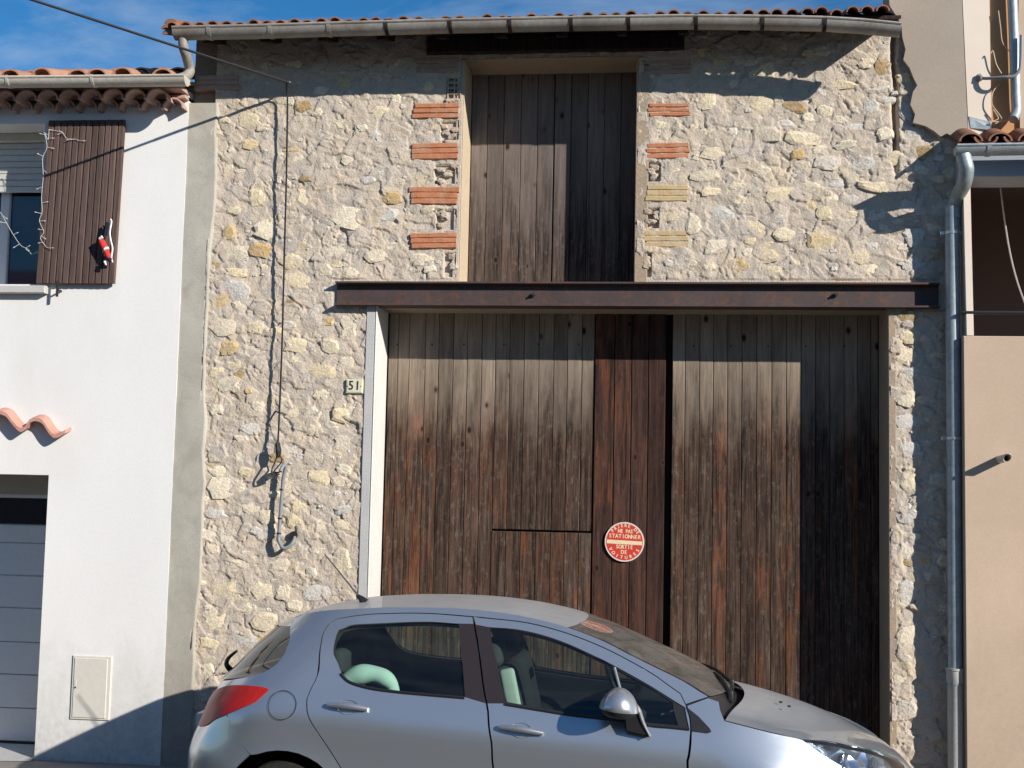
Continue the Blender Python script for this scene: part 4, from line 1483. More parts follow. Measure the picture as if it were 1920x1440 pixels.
# overflow spout on the beige wall
sp = empty('spout', at(1872, 868, RY), 'short slanting plastic spout sticking out of the beige wall', 'spout')
a_, b_ = at(1872, 862, RY + .03), at(1889, 858, RY - .17)
m = MB()
d = (b_ - a_).normalized()
u_ = d.orthogonal().normalized()
w_ = d.cross(u_)
nn_ = 14
for (c_, r_, cut) in ((a_, .028, 0), (b_, .028, .035), (b_, .022, .035), (a_, .022, 0)):
    for k_ in range(nn_):
        t = 2 * math.pi * k_ / nn_
        off = u_ * math.cos(t) * r_ + w_ * math.sin(t) * r_
        m.v.append(tuple(c_ + off + d * (off.z / r_) * cut))
for s in range(3):
    for k_ in range(nn_):
        a, b = s * nn_ + k_, s * nn_ + (k_ + 1) % nn_
        m.f.append((a, b, b + nn_, a + nn_))
me_ = m.mesh('spout_pipe')
auto_smooth(me_, 40)
obj('spout_pipe', me_, M_pvc, sp)

# ------------------------------------------------------------------ cables, conduit, signs on the barn
brk = at(541, 154, -.13)
cabl = empty('overhead_cable', brk, 'black overhead cable running from the barn wall up across the sky', 'cable')
far_pts = []
for Y in (-.13, -.6, -1.05, -2.0, -3.2, -4.6, -6.2, -8.0):
    x = brk.x + (Y + .13) * (.60 / .93)
    # on the sight line of the wire: straight in plan, hung between the two houses
    best = None
    for k in range(400):
        z = 4.9 + k * .004
        v = Vector((x, Y, z)) - CAM
        dpt = v.dot(fw)
        sx_, sy_ = 960 + FPX * v.dot(RT) / dpt, 720 - FPX * v.dot(UP) / dpt
        e = abs((sx_ - 60) * (155) - (sy_ - 0) * (480)) if sx_ > -4000 else 9e9
        if best is None or e < best[0]:
            best = (e, z)
    far_pts.append(Vector((x, Y, best[1])))
MB().tube(far_pts, .0105, 6).build('span', M_cable, cabl)
MB().tube([far_pts[0], far_pts[0] + Vector((-.04, -.06, 0)), far_pts[1]], .012, 6).build('clamp', M_cable, cabl)
m = MB().tube(smooth_path([Vector((brk.x + .03, 0, brk.z + .02)), Vector((brk.x + .01, -.10, brk.z + .01)), brk], 3), .008, 6)
m.build('hook', M_steelwhite, cabl)
drop = smooth_path([brk + Vector((-.015, 0, -.01)), at(538, 172, -.085), at(539, 200, -.075), at(537, 330, -.075), at(533, 480, -.072), at(529, 640, -.075), at(524, 770, -.075), at(521, 832, -.085)], 6)
MB().tube(drop, .0075, 6).build('drop_cable', M_cable, cabl)
zt = at(526, 775, -.075)
MB().tube([zt, Vector((zt.x - .065, 0, zt.z + .02))], .006, 6).build('stand_off', M_cable, cabl)
zt = at(530, 612, -.075)
MB().tube([zt + Vector((-.03, .05, .03)), Vector((zt.x - .05, 0, zt.z + .04))], .005, 6).build('stand_off', M_cable, cabl)
MB().tube([at(520.5, 830, -.10), at(522, 846, -.10), at(522, 858, -.10)], [.020, .024, .017], 8).build('sleeve', M_black, cabl)
MB().tube(smooth_path([at(519, 856, -.10), at(515, 868, -.11), at(510, 880, -.12), at(512, 890, -.12), at(524, 889, -.09)], 5), .006, 6).build('loop', M_cable, cabl)
MB().tube(smooth_path([at(527, 856, -.09), at(528, 866, -.09), at(520, 876, -.10), at(514, 884, -.11), at(522, 886, -.10), at(530, 880, -.08)], 5), .006, 6).build('loop', M_cable, cabl)
cond = empty('conduit', at(524, 1030, -.05), 'grey plastic conduit hooked into a hole in the stone wall', 'conduit')
m = MB().tube(smooth_path([at(526, 884, -.14), at(531, 873, -.11), at(535, 877, -.08), at(531, 900, -.065), at(527, 950, -.065), at(523, 1000, -.065), at(523, 1014, -.07), at(530, 1027, -.08), at(540, 1026, -.075), at(550, 1016, -.06), at(553, 1005, -.02)], 5), .0145, 10)
me_ = m.mesh('tube')
auto_smooth(me_, 50)
obj('tube', me_, M_greypipe, cond)
for px, py in ((528, 918), (525, 972), (523, 1000)):
    p = at(px, py, -.065)
    MB().tube([p + Vector((0, 0, -.006)), p + Vector((0, 0, .006))], .018, 10).build('clip', M_black, cond)
MB().tube([at(551, 1003, -.04), at(551, 1003, .01)], .030, 9).build('wall_hole', M_dark, cond)


def text_verts(ch, size):
    cu = bpy.data.curves.new('lettering', 'FONT')
    cu.body = ch
    cu.size = size
    cu.align_x = 'CENTER'
    cu.align_y = 'CENTER'
    cu.resolution_u = 3
    o = bpy.data.objects.new('lettering', cu)
    COL.objects.link(o)
    bpy.context.view_layer.update()
    me_ = o.evaluated_get(bpy.context.evaluated_depsgraph_get()).to_mesh()
    vs, fs = [v.co.copy() for v in me_.vertices], [tuple(p.vertices) for p in me_.polygons]
    o.evaluated_get(bpy.context.evaluated_depsgraph_get()).to_mesh_clear()
    bpy.data.objects.remove(o)
    bpy.data.curves.remove(cu)
    return vs, fs


def put_text(m, ch, size, cx, cz, y, rot=0.0, sx=1.0, bold=0.0):
    vs, fs = text_verts(ch, size)
    c, s = math.cos(rot), math.sin(rot)
    for dx, dz in (((0, 0),) if not bold else ((0, 0), (bold, 0), (-bold, 0), (0, bold))):
        out = []
        for v in vs:
            x, z = v.x * sx + dx, v.y + dz
            out.append((cx + x * c - z * s, y - (dx + 2 * dz) * .02, cz + x * s + z * c))
        m.add(out, fs)


# no-parking disc on the gate
sc_ = at(1171, 1016, DY - .03)
disc = empty('no_parking_sign', sc_, 'round red no parking sign with white lettering on the gate', 'sign')
M_sred = mottled('sign_red', (0.62, 0.045, 0.035), (0.52, 0.05, 0.035), 20.0, 0.45, 0.0, 60, 0.001, 0.4, speck=0.05)
M_scream = mottled('sign_cream', (0.78, 0.66, 0.44), (0.74, 0.60, 0.38), 20.0, 0.5, 0.0, 60, 0.001, 0.4, speck=0.05)
M_srim = mottled('sign_rim', (0.72, 0.66, 0.60), (0.66, 0.58, 0.52), 20.0, 0.5, 0.0, 60, 0.001, 0.4, speck=0.05)
R_ = 36.5 / 240 * 1.0
yS = DY - .03


def disc_mesh(r, y0, y1, n=48):
    m = MB()
    m.v = [(sc_.x + r * math.cos(2 * math.pi * k / n), y, sc_.z + r * math.sin(2 * math.pi * k / n)) for y in (y0, y1) for k in range(n)]
    m.f = [tuple(range(n)), tuple(range(2 * n - 1, n - 1, -1))] + [(k, n + k, n + (k + 1) % n, (k + 1) % n) for k in range(n)]
    return m


disc_mesh(R_, yS, yS + .006).build('rim', M_srim, disc)
disc_mesh(R_ * .93, yS - .001, yS + .003).build('plate', M_sred, disc)
tl = rad(-2.0)
bar = MB()
c, s = math.cos(tl), math.sin(tl)
bw, bh = R_ * .90, R_ * .095
bar.v = [(sc_.x + x * c - z * s, yS - .002, sc_.z - .004 + x * s + z * c) for x, z in ((-bw, -bh), (bw, -bh), (bw, bh), (-bw, bh))]
bar.f = [(0, 1, 2, 3)]
bar.build('bar', M_scream, disc)
let = MB()
ty = yS - .002
rel = lambda x, z: (sc_.x + (x * c - z * s) * R_, sc_.z + (x * s + z * c) * R_)
for ch, sz_, x, z, sxx, adv in (('NE PAS', .27, 0.02, .53, .74, .125), ('STATIONNER', .28, 0, .265, .82, .163), ('SORTIE', .28, 0, -.265, .76, .145), ('DE', .28, 0, -.53, .85, .165)):
    for i, c1 in enumerate(ch):
        if c1 == ' ':
            continue
        let = MB()
        a, b = rel(x + (i - (len(ch) - 1) / 2) * adv, z)
        put_text(let, c1, sz_ * R_, a, b, ty, tl, sxx, .0013)
        let.build('letter', M_scream, disc)
for word, a0, a1, rr in (('PRIERE DE', 140, 38, .815), ('VOITURES', 210, 330, .80)):
    for i, ch in enumerate(word):
        t = rad(a0 + (a1 - a0) * i / (len(word) - 1)) + tl
        if ch == ' ':
            continue
        rot = t - math.pi / 2 if a0 < 180 else t + math.pi / 2
        let = MB()
        put_text(let, ch, .235 * R_, sc_.x + rr * R_ * math.cos(t), sc_.z + rr * R_ * math.sin(t), ty, rot, .9, .0013)
        let.build('letter', M_scream, disc)

# house number
hp = at(664, 724, -.03)
num = empty('house_number', hp, 'small cream enamel house number plate 51 beside the gate', 'house number')
M_en = plain('cream_enamel', (0.66, 0.62, 0.47), 0.35)
M_enb = plain('yellow_green_enamel', (0.60, 0.62, 0.44), 0.35)
M_ink = plain('black_enamel', (0.02, 0.02, 0.022), 0.4)
w2, h2 = 16.5 / 248, 13.5 / 248
MB().cbox(hp.x - w2, hp.x + w2, -.020, -.003, hp.z - h2, hp.z + h2, .004).build('border', M_enb, num)
MB().cbox(hp.x - w2 + .008, hp.x + w2 - .008, -.023, -.016, hp.z - h2 + .008, hp.z + h2 - .008, .002).build('plate', M_en, num)
for ch, dx in (('5', -.026), ('1', .024)):
    tx = MB()
    put_text(tx, ch, .098, hp.x + dx, hp.z + .002 - dx * .02, -.0245, rad(-1.5), .85, .002)
    tx.build('digit', M_ink, num)
for dx in (-.052, .052):
    MB().tube([(hp.x + dx, -.027, hp.z + .0), (hp.x + dx, -.021, hp.z)], .004, 6).build('screw', M_bolt, num)

# ------------------------------------------------------------------ houses across the street (behind the camera; seen only as reflections)
for i, (x0, x1, hh, mt) in enumerate(((-22, -9.5, 6.2, M_beige), (-9.5, 1.5, 5.4, M_greybeige), (1.5, 13, 6.6, M_cream), (13, 26, 5.6, M_beige))):
    hs = empty('terraced_house', ((x0 + x1) / 2, -19, 0), 'plain rendered house across the street, %s in its row' % ('first', 'second', 'third', 'fourth')[i], 'house', 'houses across the street')
    MB().box(x0, x1, -24, -16.5, 0, hh).build('wall', mt, hs)
    r_ = MB().add([(x0 - .02, -24.3, hh - .02), (x1 + .02, -24.3, hh - .02), (x1 + .02, -16.1, hh - .02), (x0 - .02, -16.1, hh - .02), (x0 - .02, -20.2, hh + 1.3), (x1 + .02, -20.2, hh + 1.3)],
                  [(3, 2, 5, 4), (1, 0, 4, 5), (0, 3, 4), (2, 1, 5), (0, 1, 2, 3)])
    r_.build('roof', M_tile, hs)
    for k in range(3):
        xw = x0 + (x1 - x0) * (k + .5) / 3
        for zw in (1.0, 3.6):
            MB().box(xw - .5, xw + .5, -16.52, -16.47, zw, zw + 1.4).build('window', M_pane, hs)

# ------------------------------------------------------------------ the parked car
# body side surface S(s, z): x forward from the rear axle, t half-width, z up (metres); s runs rear end 0-1, flank 1-2, nose 2-3
def _tab(z,zs,vs): return np.interp(z,zs,vs)
def _sm(x,a,b):
    k=np.clip((x-a)/(b-a),0,1); return k*k*(3-2*k)
def belt_z(x): return 1.045-0.052*x-0.004*x*x
SEC_D=np.array([-0.90,-0.75,-0.60,-0.45,-0.34,-0.27,-0.22,-0.18,-0.13,-0.07,-0.02,0.02,0.10,0.20,0.30,0.38,0.46,0.56])
SEC_V=np.array([0.870,0.925,0.957,0.972,0.980,0.987,0.994,0.992,0.978,0.957,0.934,0.915,0.870,0.812,0.752,0.698,0.640,0.560])
_f=np.linspace(-0.9,0.56,293)
def _smooth(y,n):
    k=np.hanning(n+2)[1:-1];k/=k.sum();p=np.r_[2*y[0]-y[n//2:0:-1],y,2*y[-1]-y[-2:-n//2-1:-1]]
    return np.convolve(p,k,'valid')[:len(y)]
_g=_smooth(np.interp(_f,SEC_D,SEC_V),15)
def sec(d): return np.interp(d,_f,_g)
ZR=([0.15,0.25,0.45,0.60,0.68,0.80,0.90,1.0,1.1,1.2,1.42,1.6],[-0.62,-0.68,-0.755,-0.75,-0.725,-0.665,-0.625,-0.56,-0.47,-0.38,-0.16,0.0])
ZF=([0.15,0.25,0.40,0.55,0.65,0.75,0.85,1.0],[3.40,3.48,3.57,3.585,3.56,3.49,3.42,3.38])
LR,LF,NR,NF=0.62,1.05,2.5,2.25
def S(s,z):
    s=np.asarray(s,float);z=np.asarray(z,float)
    xr=_tab(z,*ZR)+LR; xf=_tab(z,*ZF)-LF
    th=np.where(s<1,(1-s),np.where(s>2,s-2,0))*np.pi/2
    n=np.where(s<1,NR,NF)
    sn=np.clip(np.sin(th),0,1)**(2/n); cs=np.clip(np.cos(th),0,1)**(2/n)
    x=np.where(s<1,xr-LR*sn,np.where(s>2,xf+LF*sn,xr+(xf-xr)*(s-1)))
    xx=np.clip(x,-0.3,3.0)
    w=0.912-0.022*((xx-1.3)/1.6)**2
    t=w*sec(z-belt_z(np.clip(x,-0.75,2.6)))*cs
    for ax in (0.0,2.608):
        r=np.hypot(x-ax,z-0.31)
        t=t+0.016*np.exp(-((r-0.36)/0.055)**2)*cs
    return x,t,z
POLY={
 'quarter':[(0.672,1.078),(0.726,1.109),(0.748,1.147),(0.732,1.201),(0.674,1.257),(0.612,1.298),(0.504,1.346),(0.444,1.385),(0.502,1.416),(0.714,1.451),(0.941,1.472),(1.023,1.48),(1.193,1.485),(1.327,1.474),(1.463,1.447),(1.599,1.398),(1.715,1.332),(1.799,1.265),(1.877,1.201),(1.951,1.136),(2.013,1.061),(1.961,1.021),(1.947,1.074),(1.917,1.113),(1.857,1.186),(1.737,1.29),(1.607,1.368),(1.471,1.419),(1.341,1.438),(1.291,1.444),(1.131,1.455),(0.967,1.441),(0.819,1.407),(0.801,1.376),(0.829,1.327),(0.891,1.262),(0.969,1.172),(1.005,1.102),(1.021,1.035),(1.033,0.979),(1.053,0.916),(1.077,0.854),(1.111,0.776),(1.147,0.691),(1.173,0.614),(1.207,0.52),(1.241,0.4),(1.25,0.27),(1.18,0.27),(1.185,0.331),(1.186,0.391),(1.186,0.449),(1.175,0.504),(1.161,0.554),(1.145,0.598),(1.124,0.635),(1.101,0.663),(1.077,0.683),(1.052,0.693),(1.028,0.694),(1.006,0.685),(0.983,0.667),(0.959,0.661),(0.696,0.863),(0.773,0.926),(0.769,0.99),(0.714,1.025)],
 'rear_door':[(1.291,1.444),(1.341,1.346),(1.403,1.206),(1.457,1.055),(1.479,0.986),(1.493,0.905),(1.501,0.79),(1.499,0.652),(1.503,0.5),(1.507,0.27),(1.25,0.27),(1.241,0.4),(1.207,0.52),(1.173,0.614),(1.147,0.691),(1.111,0.776),(1.077,0.854),(1.053,0.916),(1.033,0.979),(1.021,1.035),(1.005,1.102),(0.969,1.172),(0.891,1.262),(0.829,1.327),(0.801,1.376),(0.819,1.407),(0.967,1.441),(1.131,1.455)],
 'front_door':[(1.291,1.444),(1.341,1.438),(1.471,1.419),(1.607,1.368),(1.737,1.29),(1.857,1.186),(1.917,1.113),(1.947,1.074),(1.961,1.021),(1.967,0.968),(1.959,0.862),(1.931,0.762),(1.913,0.697),(1.889,0.5),(1.908,0.27),(1.507,0.27),(1.503,0.5),(1.499,0.652),(1.501,0.79),(1.493,0.905),(1.479,0.986),(1.457,1.055),(1.403,1.206),(1.341,1.346)],
 'rear_win':[(0.905,1.331),(0.893,1.354),(0.927,1.376),(1.001,1.388),(1.155,1.407),(1.265,1.402),(1.355,1.203),(1.419,1.018),(1.323,1.027),(1.243,1.036),(1.169,1.05),(1.105,1.078),(1.063,1.119),(1.025,1.175)],
 'front_win':[(1.361,1.388),(1.443,1.382),(1.531,1.356),(1.619,1.312),(1.705,1.253),(1.763,1.208),(1.863,1.114),(1.959,1.004),(1.959,0.898),(1.913,0.905),(1.871,0.91),(1.761,0.937),(1.677,0.952),(1.523,0.993)],
 'front_glass':[(1.369,1.385),(1.445,1.377),(1.533,1.349),(1.621,1.306),(1.707,1.246),(1.761,1.203),(1.791,1.091),(1.807,0.935),(1.761,0.944),(1.677,0.96),(1.527,1.002)],
 'quarter_glass':[(1.775,1.189),(1.863,1.106),(1.929,1.028),(1.935,0.912),(1.871,0.921),(1.817,0.933),(1.803,1.072)],
 'pillar_rear':[(1.265,1.402),(1.311,1.402),(1.391,1.232),(1.477,0.99),(1.419,1.018),(1.355,1.203)],
 'pillar_front':[(1.317,1.399),(1.361,1.388),(1.455,1.189),(1.523,0.993),(1.481,0.99),(1.395,1.234)],
 'sail':[(1.963,1.004),(1.987,0.958),(2.005,0.902),(2.007,0.885),(1.999,0.877),(1.963,0.885),(1.967,0.954)],
 'tailgate':[(0,0.68),(0,0.985),(0.2,0.99),(0.4,1.02),(0.55,1.05),(0.672,1.078),(0.714,1.025),(0.769,0.99),(0.773,0.926),(0.696,0.863),(0.574,0.82),(0.418,0.779),(0.2,0.7)],
 'rear_bumper':[(0,0.676),(0.2,0.696),(0.43,0.775),(0.58,0.815),(0.696,0.857),(0.953,0.661),(0.904,0.587),(0.87,0.545),(0.841,0.499),(0.818,0.448),(0.779,0.394),(0.746,0.339),(0.722,0.283),(0.664,0.22),(0.3,0.2),(0,0.2)],
 'tail_lamp':[(0.362,0.753),(0.282,0.824),(0.278,0.891),(0.25,0.929),(0.504,0.999),(0.676,1.022),(0.821,1.025),(0.865,1.014),(0.859,0.99),(0.843,0.951),(0.787,0.912),(0.698,0.867),(0.59,0.82),(0.536,0.784),(0.464,0.762)],
 'fender':[(1.963,1.014),(2.013,1.058),(2.043,1.039),(2.051,0.944),(2.117,0.916),(2.199,0.884),(2.29,0.853),(2.308,0.817),(2.342,0.761),(2.378,0.714),(2.284,0.6),(2.249,0.442),(2.228,0.5),(2.201,0.554),(2.181,0.6),(2.155,0.639),(2.13,0.668),(2.101,0.686),(2.07,0.695),(2.035,0.692),(2.002,0.679),(1.973,0.655),(1.948,0.621),(1.926,0.579),(1.909,0.529),(1.899,0.472),(1.892,0.412),(1.898,0.348),(1.91,0.283),(1.91,0.27),(1.891,0.5),(1.913,0.697),(1.931,0.762),(1.959,0.862),(1.967,0.968)],
 'headlight':[(2.294,0.853),(2.308,0.817),(2.342,0.761),(2.378,0.714),(2.43,0.669),(2.52,0.63),(2.666,0.616),(2.734,0.655),(2.708,0.714),(2.602,0.768),(2.496,0.803),(2.386,0.837)],
 'front_bumper':[(2.291,0.6),(2.38,0.709),(2.426,0.664),(2.518,0.624),(2.672,0.606),(3,0.56),(3,0.2),(2.6,0.2),(2.353,0.22),(2.325,0.256),(2.301,0.319),(2.27,0.381),(2.249,0.442)],
 'rocker':[(1.185,0.25),(1.908,0.25),(1.927,0.18),(1.175,0.18)],
}
EG=[(-0.222,0.729,1.078),(-0.15,0.741,1.109),(-0.097,0.732,1.147),(-0.062,0.699,1.201),(-0.053,0.648,1.257),(-0.059,0.598,1.298),(-0.082,0.514,1.346)]
ER=[(-0.076,0.457,1.385),(-0.013,0.48,1.416),(0.169,0.557,1.451),(0.414,0.584,1.472),(0.555,0.577,1.48),(0.868,0.562,1.485),(1.104,0.561,1.474),(1.339,0.57,1.447),(1.571,0.593,1.398)]
EW=[(1.571,0.593,1.398),(1.772,0.627,1.332),(1.923,0.662,1.265),(2.073,0.692,1.201),(2.225,0.72,1.136),(2.363,0.753,1.061)]
EH=[(2.456,0.806,0.944),(2.584,0.803,0.916),(2.729,0.791,0.884),(2.875,0.76,0.853),(3.016,0.702,0.84),(3.169,0.629,0.804),(3.299,0.533,0.77),(3.419,0.42,0.717),(3.479,0.375,0.664)]
CG= [(-0.587, 0.994), (-0.53, 1.05), (-0.474, 1.112), (-0.414, 1.177), (-0.363, 1.229), (-0.313, 1.274), (-0.27, 1.315)]
CR= [(-0.229, 1.341), (-0.127, 1.389), (0.027, 1.432), (0.283, 1.463), (0.436, 1.474), (0.774, 1.491), (1.027, 1.485), (1.277, 1.473), (1.649, 1.406)]
CW= [(1.649, 1.404), (1.813, 1.354), (1.987, 1.286), (2.16, 1.208), (2.335, 1.124), (2.515, 1.035)]
CH= [(2.601, 0.999), (2.745, 0.972), (2.903, 0.934), (3.06, 0.889), (3.217, 0.832), (3.342, 0.775), (3.45, 0.714), (3.527, 0.654), (3.589, 0.576)]
CARO = Vector((-2.13, -1.69, 0.0))
car = empty('parked_car', CARO + Vector((1.3, 0, 0)), 'dusty silver blue hatchback parked in front of the gate', 'car')


def paint_mat():
    m, nt, b = new_mat('car_paint')
    h = NT(nt)
    g = h.n('ShaderNodeNewGeometry')
    sx_ = h.n('ShaderNodeSeparateXYZ')
    h.l(g.outputs['Normal'], sx_.inputs[0])
    dn = h.noise(h.pos(), 9.0, 6, 0.7)
    dn2 = h.noise(h.pos(), 160.0, 2, 0.6)
    # dust settles on faces that point up
    dust = h.math('MULTIPLY', h.ramp(sx_.outputs['Z'], [(0.905, 0.0), (0.99, 0.66)]), h.ramp(dn, [(0.3, 0.75), (0.7, 1.0)]))
    flake = h.mix((0.40, 0.44, 0.495), (0.44, 0.48, 0.535), dn2)
    col = h.mix(flake, (0.42, 0.39, 0.35), dust)
    h.l(col, b.inputs['Base Color'])
    h.l(h.math('SUBTRACT', 0.75, h.math('MULTIPLY', dust, 0.9)), b.inputs['Metallic'])
    h.l(h.math('ADD', 0.29, h.math('MULTIPLY', dust, 0.45)), b.inputs['Roughness'])
    h.l(h.math('SUBTRACT', 0.75, dust, clamp=True), b.inputs['Coat Weight'])
    b.inputs['Coat Roughness'].default_value = 0.03
    return m


def glass_mat(name, tint, refl=1.0, dust=0.06, dustcol=(0.5, 0.47, 0.42)):
    m = bpy.data.materials.new(name)
    m.use_nodes = True
    nt = m.node_tree
    nt.nodes.clear()
    h = NT(nt)
    out = h.n('ShaderNodeOutputMaterial')
    tr = h.n('ShaderNodeBsdfTransparent')
    tr.inputs['Color'].default_value = (*tint, 1)
    gl = h.n('ShaderNodeBsdfGlossy')
    gl.inputs['Roughness'].default_value = 0.015
    gl.inputs['Color'].default_value = (refl, refl, refl, 1)
    # thin pane: the same reflectance from either side (Schlick)
    g_ = h.n('ShaderNodeNewGeometry')
    dt = h.n('ShaderNodeVectorMath', operation='DOT_PRODUCT')
    h.l(g_.outputs['Normal'], dt.inputs[0])
    h.l(g_.outputs['Incoming'], dt.inputs[1])
    ca = h.math('SUBTRACT', 1.0, h.math('ABSOLUTE', dt.outputs['Value']), clamp=True)
    frv = h.math('ADD', 0.05, h.math('MULTIPLY', h.math('POWER', ca, 5.0), 0.95), clamp=True)
    mx = h.n('ShaderNodeMixShader')
    h.l(frv, mx.inputs[0])
    h.l(tr.outputs[0], mx.inputs[1])
    h.l(gl.outputs[0], mx.inputs[2])
    df = h.n('ShaderNodeBsdfDiffuse')
    df.inputs['Color'].default_value = (*dustcol, 1)
    mx2 = h.n('ShaderNodeMixShader')
    nz_ = h.noise(h.pos(), 6.0, 5, 0.65)
    h.l(h.math('MULTIPLY', h.ramp(nz_, [(0.3, 0.5), (0.7, 1.3)]), dust), mx2.inputs[0])
    h.l(mx.outputs[0], mx2.inputs[1])
    h.l(df.outputs[0], mx2.inputs[2])
    h.l(mx2.outputs[0], out.inputs['Surface'])
    return m


M_paint = paint_mat()
M_glass = glass_mat('side_glass', (0.74, 0.86, 0.78), 1.0, 0.008)
M_wscreen = glass_mat('dusty_windscreen', (0.50, 0.54, 0.48), 1.0, 0.17)
M_rglass = glass_mat('rear_glass', (0.16, 0.18, 0.17), 1.0, 0.06)
M_trim = plain('black_trim', (0.02, 0.019, 0.022), 0.35)
M_pillar = plain('pillar_gloss', (0.028, 0.022, 0.024), 0.3)
M_inner = plain('cabin_plastic', (0.03, 0.03, 0.034), 0.7)
M_liner = plain('headliner', (0.22, 0.22, 0.22), 0.9)
M_seat = plain('seat_fabric', (0.035, 0.037, 0.045), 0.9)
M_chrome = plain('chrome', (0.75, 0.75, 0.77), 0.12, 1.0)
M_sealL = plain('panel_gap', (0.012, 0.012, 0.014), 0.6)
M_mirror = mottled('mirror_shell', (0.46, 0.48, 0.52), (0.5, 0.52, 0.55), 60.0, 0.28, 0.0, 60, 0.001, 0.5, 0.75, speck=0)
M_tyre = mottled('tyre_rubber', (0.018, 0.018, 0.018), (0.028, 0.027, 0.026), 30.0, 0.85, 0.3, 90.0, 0.003, 0.2)
M_rim = plain('alloy', (0.45, 0.46, 0.48), 0.3, 0.9)
m_, nt_, b_ = new_mat('tail_lamp_red')
h_ = NT(nt_)
lx_ = h_.pos((1, 1, 1))
band = h_.noise(h_.pos((30, 30, 8)), 1.0, 2)
h_.l(h_.mix((0.36, 0.010, 0.012), (0.55, 0.03, 0.022), band), b_.inputs['Base Color'])
b_.inputs['Roughness'].default_value = 0.35
b_.inputs['Specular IOR Level'].default_value = 0.15
b_.inputs['Coat Weight'].default_value = 0.06
b_.inputs['Coat Roughness'].default_value = 0.02
M_tail = m_
M_lens = glass_mat('headlamp_lens', (0.92, 0.95, 0.97), 1.0, 0.03)
M_reflector, nt_, b_ = new_mat('lamp_reflector')
b_.inputs['Base Color'].default_value = (.82, .84, .87, 1)
b_.inputs['Metallic'].default_value = 1.0
b_.inputs['Roughness'].default_value = 0.22
h_ = NT(nt_)
vr = h_.n('ShaderNodeTexVoronoi')
vr.inputs['Scale'].default_value = 7.0
h_.l(h_.pos((1, 1, 1.4)), vr.inputs['Vector'])
h_.bump(vr.outputs['Distance'], 0.8, 0.06, b_)


def carve(loop, k=4):
    """round the run between corners of a closed (s,z) loop"""
    P = [Vector((a, b)) for a, b in loop]
    n = len(P)
    SC = lambda v: Vector((v.x * 1.6, v.y))
    corner = []
    for i in range(n):
        a, b = SC(P[i] - P[i - 1]), SC(P[(i + 1) % n] - P[i])
        if a.length < 1e-6 or b.length < 1e-6:
            corner.append(True)
        else:
            corner.append(a.angle(b) > rad(42))
    out = []
    for i in range(n):
        p1, p2 = P[i], P[(i + 1) % n]
        p0 = P[i - 1] if not corner[i] else p1 * 2 - p2
        p3 = P[(i + 2) % n] if not corner[(i + 1) % n] else p2 * 2 - p1
        L = SC(p2 - p1).length
        kk_ = max(1, min(12, int(L / .035)))
        for j in range(kk_):
            t = j / kk_
            q = 0.5 * ((2 * p1) + (p2 - p0) * t + (2 * p0 - 5 * p1 + 4 * p2 - p3) * t * t + (3 * p1 - p0 - 3 * p2 + p3) * t ** 3)
            out.append((q.x, q.y))
    return out


def inside(px_, pz_, loop):
    L = np.asarray(loop)
    x, y = L[:, 0], L[:, 1]
    x2, y2 = np.roll(x, -1), np.roll(y, -1)
    px_, pz_ = np.asarray(px_)[:, None], np.asarray(pz_)[:, None]
    cr = ((y > pz_) != (y2 > pz_)) & (px_ < (x2 - x) * (pz_ - y) / (y2 - y + 1e-12) + x)
    return cr.sum(1) % 2 == 1


def seg_dist(px_, pz_, loop):
    L = np.asarray(loop)
    A, B = L, np.roll(L, -1, 0)
    P = np.stack([px_, pz_], -1)[:, None, :]
    d = B - A
    t = np.clip(((P - A) * d).sum(-1) / ((d * d).sum(-1) + 1e-12), 0, 1)
    return np.sqrt((((A + t[..., None] * d) - P) ** 2).sum(-1)).min(1)


KS = np.array([0, 1, 2, 3.0])
KU = np.array([0, .95, 3.30, 4.80])
s2u = lambda s: np.interp(s, KS, KU)
u2s = lambda u: np.interp(u, KU, KS)


def surf_pt(s, z, off, side):
    e = 1e-3
    p = np.stack(S(s, z), -1)
    ps = (np.stack(S(np.minimum(s + e, 3), z), -1) - np.stack(S(np.maximum(s - e, 0), z), -1))
    pz = (np.stack(S(s, z + e), -1) - np.stack(S(s, z - e), -1))
    n = np.cross(ps, pz)
    n /= np.linalg.norm(n, axis=-1, keepdims=True) + 1e-12
    # outward = away from the centre line / ends
    ref = np.stack([np.where(s < .6, -1, np.where(s > 2.4, 1, 0)), np.ones_like(s), np.zeros_like(s)], -1)
    sg_ = np.sign((n * ref).sum(-1, keepdims=True))
    n = n * np.where(sg_ == 0, 1, sg_)
    p = p + n * np.asarray(off)[..., None]
    w = np.stack([p[:, 0] + CARO.x, CARO.y + side * p[:, 1], p[:, 2] + CARO.z], -1)
    nw = np.stack([n[:, 0], side * n[:, 1], n[:, 2]], -1)
    return w, nw


_cdt_cache = {}


